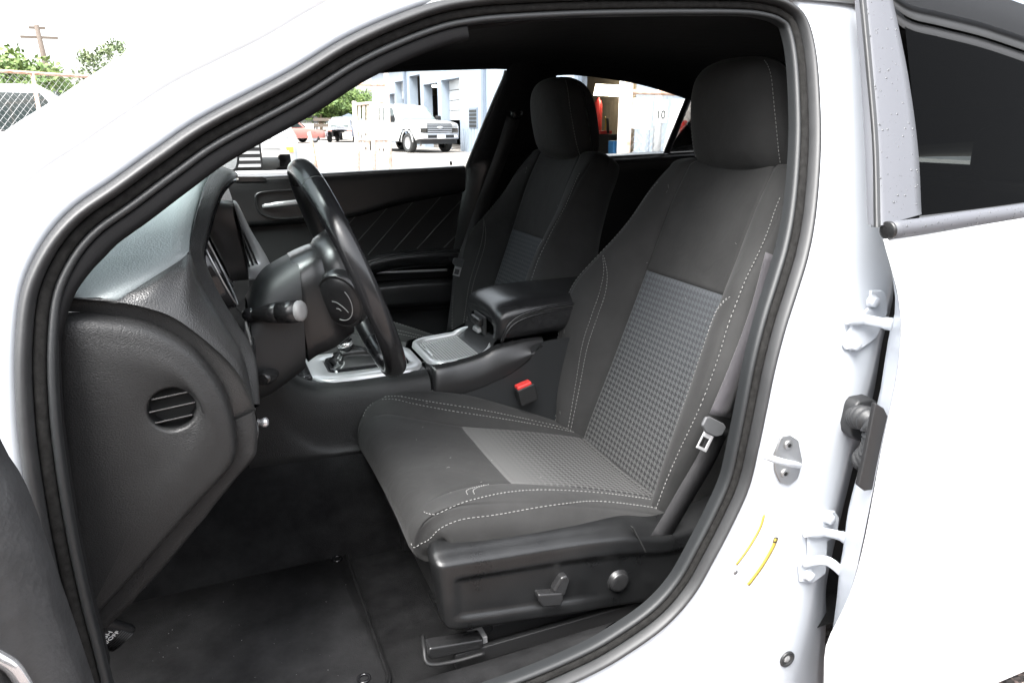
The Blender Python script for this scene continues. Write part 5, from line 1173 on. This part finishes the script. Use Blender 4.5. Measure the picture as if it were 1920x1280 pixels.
m_ = MB(); m_.prism([c_+V((-.18, .05, -.15)), c_+V((-.18, -.09, -.15)), c_+V((-.18, -.09, .02)), c_+V((-.18, .05, .02))], (-.01, 0, 0)); m_.make('label', M['white'], rt)
wb = thing('tool_cart', 'dark tool cart with red handle inside the workshop bay', 'cart', atx(1130, 270, 13.6))
a, b = atx(1124, 285, 13.6), atx(1146, 252, 13.6)
m_ = MB(); m_.box((13.5, b.y, .0), (14.1, a.y, b.z)); m_.make('cabinet', M['darkplastic'], wb, bevel=.02)
m_ = MB(); m_.box((13.4, b.y+.45, b.z), (13.9, a.y-.1, b.z+.12)); m_.make('red_tray', M['red'], wb, bevel=.02)
MB().tube(curve([atx(1133, 250, 13.7), atx(1136, 230, 13.7), atx(1134, 219, 13.7)], 8), .03, 8).make('hose', M['yellow'], wb)
MB().tube([atx(1140, 250, 13.7), atx(1139, 222, 13.7)], .05, 8).make('post', M['darkplastic'], wb)
a, b = atx(1144, 300, 12.6), atx(1155, 264, 12.6); bb_ = MB(); bb_.box((12.5, min(a.y, b.y), 0), (12.9, max(a.y, b.y), b.z)); tag(bb_.make('blue_bin', M['blue'], None, bevel=.03), 'bright blue bin at the foot of the white gate post', 'bin')

# ---- fence at the right: posts, rusty rail, chain link, signs
FY = 4.2
fn = thing('chain_link_fence', 'chain link fence with white post and rusty top rail outside the rear window', 'fence', (4, FY, 0))
def fp(x, y, d=0): return aty(x, y, FY+d)
def vpost(pxl, pxr, top, nm='post', mt=M['whitepost'], d=0):
    a, b = fp(pxl, 240, d), fp(pxr, 240, d); r_ = (b.x-a.x)/2; c_ = (a+b)/2
    MB().tube([V((c_.x, c_.y, 0)), V((c_.x, c_.y, fp((pxl+pxr)/2, top, d).z))], r_, 14).make(nm, mt, fn)
vpost(1160, 1182, 20)
vpost(1202, 1218, 230, 'post', M['siding'], .3); vpost(1226, 1240, 120, 'post', M['wire'], .25)
MB().tube([fp(1178, 172), fp(1262, 175), fp(1420, 180)], .022, 10).make('top_rail', M['rust'], fn)
MB().tube([fp(1170, 186), fp(1190, 187)], .015, 8).make('bracket', M['rust'], fn)
x0, x1 = fp(1176, 240).x, fp(1420, 240).x; zt_ = fp(1230, 174).z; m_ = MB()
span = x1-x0; k = -40
sp_ = .065
for s in (-1, 1):
    c0 = -zt_
    while c0 < span+zt_:
        # line x = x0 + c0 + z (s=1) or x = x0 + c0 + zt - z
        pts = []
        for z_ in (0.3, zt_):
            xx = c0+(z_ if s > 0 else zt_-z_); pts.append((xx, z_))
        (xa, za_), (xb, zb_) = pts
        if xa > xb: (xa, za_), (xb, zb_) = (xb, zb_), (xa, za_)
        if xb > 0 and xa < span:
            if xa < 0: za_ += (0-xa)*(zb_-za_)/(xb-xa); xa = 0
            if xb > span: zb_ -= (xb-span)*(zb_-za_)/(xb-xa); xb = span
            m_.tube([V((x0+xa, FY+.003*s, za_)), V((x0+xb, FY+.003*s, zb_))], .0022, 4, cap=False)
        c0 += sp_
m_.make('wire_mesh', M['wire'], fn, kind='stuff')
def sign(nm, px4, txt, label, d=-.03, size=.1, tx=None):
    P = [aty(x, y, FY+d) for x, y in px4]; t = thing(nm, label, 'sign', (P[0]+P[2])/2)
    m__ = MB(); m__.prism(P, (0, .006, 0)); m__.make('board', M['white'], t, bevel=.001)
    if txt:
        c_ = aty(*tx, FY+d-.004); text_mb(txt, size, frame_M(c_, (1, 0, 0), (0, 0, 1)), .001).make('lettering', M['ink'], t, kind='stuff')
    return t
sign('blank_sign', [(1188, 184), (1225, 184), (1219, 243), (1184, 241)], None, 'blank white sign board on the fence left of the number sign')
sign('number_sign', [(1229, 188), (1253, 188), (1250, 230), (1226, 229)], '10', 'white sign with black number 10 on the fence', size=.105, tx=(1239, 216))
ts = sign('tow_sign', [(1262, 186), (1330, 188), (1330, 300), (1240, 300)], 'o Tow', 'white board with black lettering behind the small quarter window', d=.5, size=.10, tx=(1303, 200))
m_ = MB(); m_.prism([aty(x, y, FY+.46) for x, y in ((1275, 226), (1287, 226), (1280, 258), (1274, 256))], (0, -.03, 0)); m_.make('red_mark', M['red'], ts, bevel=.01)

# ---- gate seen through the front passenger window
gt = thing('white_gate', 'faded white chain link gate with rusty pipes left of the far pickup', 'gate', atz(700, 310, 0))
GY = 16.0
def gp_(x, y, d=0): return aty(x, y, GY+d)
for a, tp in ((667, 190), (698, 191), (729, 138)):
    c_ = gp_(a, 240); MB().tube([V((c_.x, GY, 0)), V((c_.x, GY, gp_(a, tp).z))], .05, 10).make('gate_post', M['whitepost'], gt)
MB().tube([gp_(600, 156), gp_(665, 158), gp_(729, 160)], .03, 8).make('top_rail', M['rust'], gt)
MB().tube([gp_(667, 196), gp_(729, 190)], .03, 8).make('gate_rail', M['whitepost'], gt)
MB().tube([gp_(667, 262), gp_(729, 262)], .03, 8).make('gate_rail', M['whitepost'], gt)
for k in range(7):
    a = 671+k*8.3; m_ = MB(); m_.prism([gp_(a, 198, .02), gp_(a+5.4, 198, .02), gp_(a+5.4, 300, .02), gp_(a, 300, .02)], (0, .01, 0)); m_.make('gate_slat', M['whitepost'], gt)
rp0 = thing('rusty_pole', 'thin rusty orange pole beside the near white truck', 'pole', atz(597, 335, 0))
MB().tube(curve([atz(600, 345, 0), aty(592, 310, 13.2), aty(585, 270, 13.2), aty(579, 248, 13.2)], 10), .035, 8).make('pipe', M['rust'], rp0)

# ---- vehicles
def loc_M(base, head, sc_=1.):
    f = V((head[0], head[1], 0)).normalized(); l = V((-f.y, f.x, 0))
    return Matrix(((f.x*sc_, l.x*sc_, 0, base[0]), (f.y*sc_, l.y*sc_, 0, base[1]), (0, 0, sc_, 0), (0, 0, 0, 1)))
def wheel(t, Mx, x, y, r=.39, w=.26):
    s = 1 if y > 0 else -1
    ax_ = (Mx.to_3x3() @ V((0, s, 0))).normalized(); c_ = Mx @ V((x, y, r)); k = Mx.to_scale().x
    w_ = MB().lathe([(-w*.5*k, r*.6*k), (-w*.5*k, r*.93*k), (-w*.35*k, r*k), (w*.35*k, r*k), (w*.5*k, r*.93*k), (w*.5*k, r*.68*k), (w*.40*k, r*.64*k)], c_, ax_, 24).make('tyre', M['tyre'], t); sub(t, w_)
    MB().lathe([(w*.40*k, r*.66*k), (w*.46*k, r*.60*k), (w*.30*k, r*.5*k), (w*.34*k, r*.15*k), (w*.40*k, 0)], c_, ax_, 20).make('rim', M['alloy'], w_)
def pickup(name, label, base, head, sc_=1., hue='carwhite', group='white pickup trucks', amber=False):
    Mx = loc_M(base, head, sc_); t = thing(name, label, 'pickup', base, group); X = lambda *p: Mx @ V(p)
    def part(nm, secs, mt, n=20, uni=True, **k):
        m__ = MB(); m__.loft([[X(*p) for p in s] for s in secs], n=n, uni=uni); return m__.make(nm, mt, t, **k)
    P_ = M[hue]
    # front end and hood
    def hs(x, w, z0, z1, zc): return [(x, -w, z0), (x, -w-.01, (z0+z1)/2), (x, -w+.02, z1-.06), (x, -w+.14, z1), (x, -w*.5, zc), (x, 0, zc+.01), (x, w*.5, zc), (x, w-.14, z1), (x, w-.02, z1-.06), (x, w+.01, (z0+z1)/2), (x, w, z0)]
    part('front_body', [hs(2.88, .90, .62, 1.10, 1.12), hs(2.84, .95, .55, 1.17, 1.21), hs(2.6, .985, .50, 1.21, 1.26), hs(2.2, 1.0, .95, 1.24, 1.29), hs(1.6, 1.0, .95, 1.26, 1.31), hs(1.2, 1.0, .45, 1.27, 1.32)], P_, 30)
    part('cab_body', [hs(1.25, 1.0, .45, 1.22, 1.22), hs(.3, 1.0, .45, 1.22, 1.22), hs(-.9, 1.0, .45, 1.22, 1.22)], P_, 30)
    part('bed', [hs(-.92, 1.0, .5, 1.27, 1.27), hs(-1.3, 1.0, .75, 1.27, 1.27), hs(-2.2, 1.0, .95, 1.27, 1.27), hs(-2.9, .99, .55, 1.27, 1.27), hs(-3.0, .95, .55, 1.2, 1.2)], P_, 30)
    def gs_(x, w0, w1, z0, z1): return [(x, -w0, z0), (x, -(w0+w1)/2-.01, (z0+z1)/2), (x, -w1-.02, z1-.07), (x, -w1+.08, z1-.015), (x, 0, z1+.02), (x, w1-.08, z1-.015), (x, w1+.02, z1-.07), (x, (w0+w1)/2+.01, (z0+z1)/2), (x, w0, z0)]
    cabp = part('cab_roof', [gs_(1.28, .93, .90, 1.22, 1.26), gs_(.78, .95, .82, 1.22, 1.72), gs_(.45, .95, .78, 1.22, 1.90), gs_(-.2, .95, .78, 1.22, 1.95), gs_(-.75, .95, .78, 1.22, 1.92), gs_(-.95, .95, .82, 1.22, 1.25)], P_, 30)
    def quad(nm, pts, mt, th=.012, par=None):
        m__ = MB(); q = [X(*p) for p in pts]; nn = (q[1]-q[0]).cross(q[2]-q[0]).normalized(); m__.prism(q, nn*th); m__.make(nm, mt, par or t)
    m__ = MB(); m__.loft([[X(x, y, z) for y in (-w, -w*.5, 0, w*.5, w)] for x, z, w in ((1.27, 1.30, .82), (1.05, 1.52, .78), (.80, 1.74, .74), (.62, 1.84, .71))], n=12); m__.make('windshield', M['paleglass'], t, solid=.02*sc_, soff=1)
    for s in (-1, 1):
        for nm, p in (('side_window', [(.95, 1.30), (.30, 1.30), (.30, 1.82), (.52, 1.80)]), ('side_window', [(.22, 1.30), (-.70, 1.30), (-.66, 1.82), (.22, 1.82)])):
            m__ = MB(); q = [X(x, s*(.975-.23*(z-1.22)), z) for x, z in p]; m__.prism(q, Mx.to_3x3() @ V((0, s*.012, 0))); m__.make(nm, M['carglass'], t)
        mr_ = MB(); mz_ = .14 if amber else 0; mr_.box((.90, s*1.02 if s > 0 else -1.26, 1.22+mz_), (1.06, 1.26 if s > 0 else -1.02, 1.48+mz_), Mx); mr_.make('door_mirror', M['darkplastic'], t, bevel=.05*sc_, seg=3)
        hl_ = MB(); hl_.prism([X(2.885, s*.60, .98), X(2.885, s*.88, .98), X(2.80, s*.955, 1.0), X(2.78, s*.95, 1.14), X(2.87, s*.86, 1.15), X(2.885, s*.60, 1.13)] if s > 0 else [X(2.885, s*.60, .98), X(2.885, s*.60, 1.13), X(2.87, s*.86, 1.15), X(2.78, s*.95, 1.14), X(2.80, s*.955, 1.0), X(2.885, s*.88, .98)], Mx.to_3x3() @ V((.02, 0, 0))); hl_ = hl_.make('headlight', M['lens'], t); sub(t, hl_)
        quad('turn_signal', [(2.86, s*.945, .98), (2.90, s*.87, .98), (2.90, s*.87, 1.04), (2.86, s*.945, 1.04)], M['amber'] if amber else M['lens'], .015, hl_)
        quad('headlight_bar', [(2.91, s*.60, 1.03), (2.91, s*.82, 1.03), (2.91, s*.82, 1.08), (2.91, s*.60, 1.08)], M['satin'], .03, hl_)
        m__ = MB(); m__.box((2.95, s*.72-.09, .60), (2.985, s*.72+.09, .70), Mx); m__.make('fog_lamp', M['lens'], t, bevel=.01)
    m__ = MB(); m__.box((2.83, -.60, .80), (2.895, .60, 1.17), Mx); gr = m__.make('grille', M['darkplastic'], t, bevel=.02*sc_); sub(t, gr)
    for k in range(5):
        m__ = MB(); m__.box((2.89, -.58, .83+k*.07), (2.92, .58, .86+k*.07), Mx); m__.make('grille_bar', M['satin'], gr)
    m__ = MB(); rows = []
    for h_, s_ in ((0, 1), (.02, 1), (.025, .9)):
        rows.append([X(2.92+h_, .13*s_*math.cos(a), 1.0+.055*s_*math.sin(a)) for a in [2*math.pi*k/24 for k in range(24)]])
    m__.grid(rows, cu=True); m__.add(rows[-1], [tuple(range(24))]); m__.make('oval_badge', M['satin'], gr)
    m__ = MB(); m__.loft([[X(x, y, z) for x, y in ((2.55, -1.0), (2.80, -.98), (2.95, -.75), (3.0, 0), (2.95, .75), (2.80, .98), (2.55, 1.0))] for z in (.55, .58, .68, .76, .79)], n=30, uni=True); bmp = m__.make('front_bumper', M['alloy'], t, solid=.04*sc_); sub(t, bmp)
    m__ = MB(); m__.box((2.985, -.17, .58), (3.02, .17, .72), Mx); m__.make('number_plate', M['white'], bmp)
    for s in (-1, 1):
        m__ = MB(); m__.box((2.97, s*.42-.20, .60), (3.005, s*.42+.20, .71), Mx); m__.make('bumper_opening', M['darkplastic'], bmp)
    m__ = MB(); m__.loft([[X(x, y, z) for x, y in ((2.5, -.9), (2.8, -.86), (2.92, 0), (2.8, .86), (2.5, .9))] for z in (.36, .56)], n=20, uni=True); m__.make('air_dam', M['darkplastic'], t)
    for s in (-1, 1):
        m__ = MB(); m__.box((-.85, s*1.0-.06, .42), (1.15, s*1.0+.06, .47), Mx); m__.make('side_step', M['steel'], t)
        for x in (1.93, -1.80):
            wheel(t, Mx, x, s*.86)
            m__ = MB(); m__.tube([X(x+.47*math.cos(a), s*.995, .42+.47*math.sin(a)) for a in [math.pi*k/14 for k in range(15)]], .03*sc_, 6); m__.make('wheel_arch', P_, t)
    m__ = MB(); m__.box((-2.6, -.75, .40), (2.5, .75, .7), Mx); m__.make('chassis', M['darkplastic'], t)
    return t
ca = aty(832, 287, 28.2)
pickup('pickup_truck', 'white pickup truck parked in front of the workshop bays', (8.35, 30.55, 0), (.26, -.965))
hd_ = V((-.10, -.995, 0)).normalized()
cr_ = CAM+ray(548, 230)*(8.0/ray(548, 230).y); lft = V((-hd_.y, hd_.x, 0))
bs_ = cr_-hd_*2.67-lft*.88
pickup('pickup_truck', 'near white truck with large grille seen just beyond the dashboard', (bs_.x, bs_.y, 0), (hd_.x, hd_.y), .92, amber=True)
def smallcar(name, label, cat, base, head, mt, L_=4.4, W_=.9, H_=1.45, group='cars parked in the yard', kindx=0):
    Mx = loc_M(base, head); t = thing(name, label, cat, base, group); X = lambda *p: Mx @ V(p); h = L_/2
    def hs(x, w, z0, z1): return [(x, -w, z0), (x, -w-.02, (z0+z1)/2), (x, -w+.06, z1-.04), (x, -w+.2, z1), (x, 0, z1+.02), (x, w-.2, z1), (x, w-.06, z1-.04), (x, w+.02, (z0+z1)/2), (x, w, z0)]
    def lf(nm, secs, m_, n=24, **k):
        q = MB(); q.loft([[X(*p) for p in s] for s in secs], n=n, sub=3, uni=True); return q.make(nm, m_, t, **k)
    b = .85 if H_ < 1.6 else 1.0
    lf('body', [hs(h, W_*.75, .35, b*.72), hs(h-.1, W_*.95, .28, b*.82), hs(h*.45, W_, .28, b), hs(0, W_, .28, b*1.04), hs(-h*.6, W_, .28, b*1.06), hs(-h+.12, W_*.95, .32, b*1.04), hs(-h, W_*.8, .4, b*.9)], mt)
    r0 = h*.42 if H_ < 1.6 else h*.55; r1 = -h*.96 if kindx else -h*.7
    cab = lf('cabin', [hs(r0, W_*.82, b*.9, b+.02), hs(r0-.55, W_*.74, b*.9, H_-.06), hs(0, W_*.72, b*.9, H_), hs(r1+.55, W_*.72, b*.9, H_-.03), hs(r1, W_*.8, b*.9, b+.04)], mt); sub(t, cab)
    for s in (-1, 1):
        q = MB(); q.prism([X(x, s*(W_*.80-.05*(z-b)), z) for x, z in ((r0-.25, b+.07), (r1+.35, b+.09), (r1+.62, H_-.12), (r0-.68, H_-.14))], Mx.to_3x3() @ V((0, s*.03, 0))); q.make('side_window', M['carglass'], cab)
        for x in (h-.85, -h+.8): wheel(t, Mx, x, s*(W_-.10), .33, .2)
        q = MB(); q.box((-h-.005, s*.62-.14, b*.78), (-h+.08, s*.62+.14, b*.9), Mx); q.make('tail_light', M['carred'], t, bevel=.02)
        q = MB(); q.box((h-.1, s*.6-.16, b*.62), (h+.005, s*.6+.16, b*.76), Mx); q.make('headlight', M['lens'], t, bevel=.02)
    for nm, xa, xb in (('windshield', r0-.02, r0-.52), ('rear_window', r1+.06, r1+.50)):
        q = MB(); sg_ = .03 if nm == 'windshield' else -.03
        q.prism([X(xa+sg_, -W_*.62, b+.07), X(xa+sg_, W_*.62, b+.07), X(xb+sg_, W_*.56, H_-.10), X(xb+sg_, -W_*.56, H_-.10)], Mx.to_3x3() @ V((sg_, 0, .02))); q.make(nm, M['carglass'], cab)
    return t
def gpos(px_, d):
    r_ = ray(px_, 230); hv = V((r_.x, r_.y, 0)).normalized(); return (CAM.x+hv.x*d, CAM.y+hv.y*d, 0)
smallcar('hatchback', 'grey hatchback parked left of the white gate', 'car', gpos(647, 50), (.35, .94), M['cargrey'], 4.2, .9, 1.5, kindx=1)
smallcar('old_red_car', 'faded red car behind the near white truck mirror', 'car', gpos(538, 48), (.9, .3), M['carred'], 4.3, .88, 1.42)
smallcar('white_suv', 'white vehicle with dark windows at the far left edge', 'car', gpos(10, 17), (1, .12), M['carwhite'], 4.9, .95, 1.85, kindx=1)
tr = thing('flatbed_trailer', 'dark flatbed trailer with stake sides between the red car and hatchback', 'trailer', gpos(617, 56), None)
Mx = loc_M(gpos(617, 56), (.2, .98)); 
m_ = MB(); m_.box((-2, -.95, .55), (2, .95, .7), Mx); m_.make('deck', M['wood'], tr)
for s in (-1, 1):
    for z_ in (.85, 1.15, 1.45):
        m_ = MB(); m_.box((-2, s*.95-.03, z_), (2, s*.95+.03, z_+.14), Mx); m_.make('side_board', M['darkplastic'], tr)
    for x in (-1.9, 0, 1.9):
        m_ = MB(); m_.box((x-.04, s*.93-.03, .6), (x+.04, s*.93+.03, 1.65), Mx); m_.make('stake', M['darkplastic'], tr)
    wheel(tr, Mx, -.5, s*.8, .36, .2)
for z_ in (.9, 1.3):
    m_ = MB(); m_.box((-2.03, -.95, z_), (-1.99, .95, z_+.2), Mx); m_.make('tail_board', M['wood'], tr)

# ---- trees
def tree(label, base, H, R, seed, lm='leaf', n=5200, low=.25):
    random.seed(seed); b = V(base); t = thing('leafy_tree', label, 'tree', b, 'trees beyond the yard')
    tm = MB(); top = b+V((random.uniform(-.3, .3), random.uniform(-.3, .3), H*.55))
    tm.tube(curve([b, b.lerp(top, .5)+V((.1, .05, 0)), top], 8), [H*.035*(1-.07*k) for k in range(8)], 8)
    tips = []
    for k in range(11):
        a = k*2.4; s_ = b.lerp(top, .35+.06*k); e = s_+V((math.cos(a)*R*random.uniform(.4, .8), math.sin(a)*R*random.uniform(.4, .8), H*random.uniform(.12, .38)))
        tm.tube(curve([s_, s_.lerp(e, .5)+V((0, 0, H*.03)), e], 6), [H*.014*(1-.12*j) for j in range(6)], 6); tips.append(e)
    tm.make('trunk', M['bark'], t)
    lm_ = MB(); cl_ = []
    for k in range(46):
        for _ in range(20):
            p = V((random.uniform(-1, 1), random.uniform(-1, 1), random.uniform(-1, 1)))
            if .25 < p.length < 1: break
        cl_.append((b+V((p.x*R, p.y*R, H*(.5+low/2)+p.z*H*(.5-low/2)*.95)), R*random.uniform(.16, .34)))
    ls = R*.055
    for k in range(n):
        c_, r_ = random.choice(cl_); d = V((random.gauss(0, 1), random.gauss(0, 1), random.gauss(0, .8))); d = d.normalized()*r_*random.random()**.45
        p = c_+d; a = V((random.gauss(0, 1), random.gauss(0, 1), random.gauss(0, 1))).normalized(); q = a.orthogonal().normalized(); s_ = ls*random.uniform(.6, 1.4)
        lm_.add([p-a*s_, p+q*s_*.5, p+a*s_, p-q*s_*.5], [(0, 1, 2, 3)], False)
    lm_.make('crown', M[lm], t, kind='stuff')
tree('round leafy tree at the far left edge of the yard', gpos(-35, 40), 4.0, 2.2, 1)
tree('broad leafy tree left of the utility pole', gpos(48, 44), 4.2, 2.9, 2)
tree('low leafy tree just right of the utility pole', gpos(128, 44), 3.0, 1.6, 3)
tree('taller open tree right of the utility pole', gpos(232, 48), 5.6, 1.9, 4, 'leaf2', 3600, .35)
tree('bright green tree above the near white truck mirror', gpos(600, 70), 4.6, 2.6, 5)
tree('bright green tree beside the white gate', gpos(640, 72), 4.4, 2.8, 6)
tree('green tree partly behind the white gate', gpos(680, 76), 4.0, 2.6, 8)
# low roofs behind
sh_ = thing('distant_shed', 'low grey shed roof beyond the hatchback', 'shed', gpos(655, 66))
Mx = loc_M(gpos(655, 66), (.2, 1), .55); m_ = MB(); m_.box((-3, -3, 0), (3, 3, 2.2), Mx); m_.make('wall', M['concrete'], sh_)
m_ = MB(); m_.prism([Mx @ V(p) for p in ((-3.2, -3.3, 2.2), (-3.2, 0, 3.5), (-3.2, 3.3, 2.2))], Mx.to_3x3() @ V((6.4, 0, 0))); m_.make('roof', M['sidingdark'], sh_)
# ---- utility pole, wire, left fence
up = thing('utility_pole', 'wooden utility pole with two crossarms above the trees', 'utility pole', gpos(113, 45))
b = V(gpos(114, 45)); tp = CAM+ray(104, 58)*(45/ray(104, 58).y*.985); tp = V((b.x-.32, b.y, CAM.z+(230-58)/1411*45*.84))
MB().tube([b, b.lerp(tp, .5), tp], [.16, .14, .11], 10).make('pole', M['wood'], up)
for f_ in (.90, .975):
    c_ = b.lerp(tp, f_); w_ = .8 if f_ < .95 else .35; m_ = MB(); m_.box((c_.x-w_, c_.y-.05, c_.z-.06), (c_.x+w_, c_.y+.05, c_.z+.06)); m_.make('crossarm', M['wood'], up)
pw = MB().tube(curve([CAM+ray(150, -14)*30, CAM+ray(230, 8)*30, CAM+ray(310, 14)*30, CAM+ray(400, 18)*30, CAM+ray(600, 22)*30], 30), .012, 5).make('power_line', M['ink'], None); tag(pw, 'thin black power line crossing the white sky', 'wire')
lf_ = thing('yard_fence', 'rusty pipe rail chain link fence at the far left', 'fence', gpos(40, 13))
a, b = V(gpos(-60, 13)), V(gpos(215, 14.5)); zr = CAM.z+(230-138)/1411*13*.84
MB().tube([a+V((0, 0, zr)), a.lerp(b, .5)+V((0, 0, zr)), b+V((0, 0, zr))], .024, 8).make('top_rail', M['rust'], lf_)
for f_ in (.05, .45, .9):
    p = a.lerp(b, f_); MB().tube([p, p+V((0, 0, zr))], .028, 8).make('post', M['rust'], lf_)
m_ = MB(); dv = (b-a); ln_ = dv.length; dv.normalize()
for s in (-1, 1):
    for k in range(-16, int(ln_/.11)+16):
        c0 = k*.11; xa, xb = c0, c0+(zr-.1)
        za, zb = (.1, zr) if s > 0 else (zr, .1)
        if xa < 0: za += (0-xa)*(zb-za)/(xb-xa); xa = 0
        if xb > ln_: zb -= (xb-ln_)*(zb-za)/(xb-xa); xb = ln_
        if xb > xa: m_.tube([a+dv*xa+V((0, 0, za)), a+dv*xb+V((0, 0, zb))], .0025, 3, cap=False)
m_.make('wire_mesh', M['wire'], lf_, kind='stuff')

# ---- the corrugated building on the driver's side, unseen, added to cut the low sky light
cb = thing('unseen_corrugated_building', 'unseen brown corrugated metal building added on the driver side to block low sky', 'building', (1, -12, 0))
M['corr'] = mat('brown_corrugated_metal', (.13, .115, .10), .6, 0, dirt=.3, dscale=2)
rows = [[V((-13+k*.11, -9.6+.03*math.cos(k*math.pi/2), z)) for k in range(270)] for z in (0, 2.4, 4.2)]
MB().grid(rows).make('wall', M['corr'], cb, solid=.02)
m_ = MB(); m_.prism([V((-13.3, -9.3, 4.2)), V((-13.3, -13, 5.2)), V((-13.3, -16.6, 4.2))], (30.4, 0, 0)); m_.make('roof', M['corr'], cb)
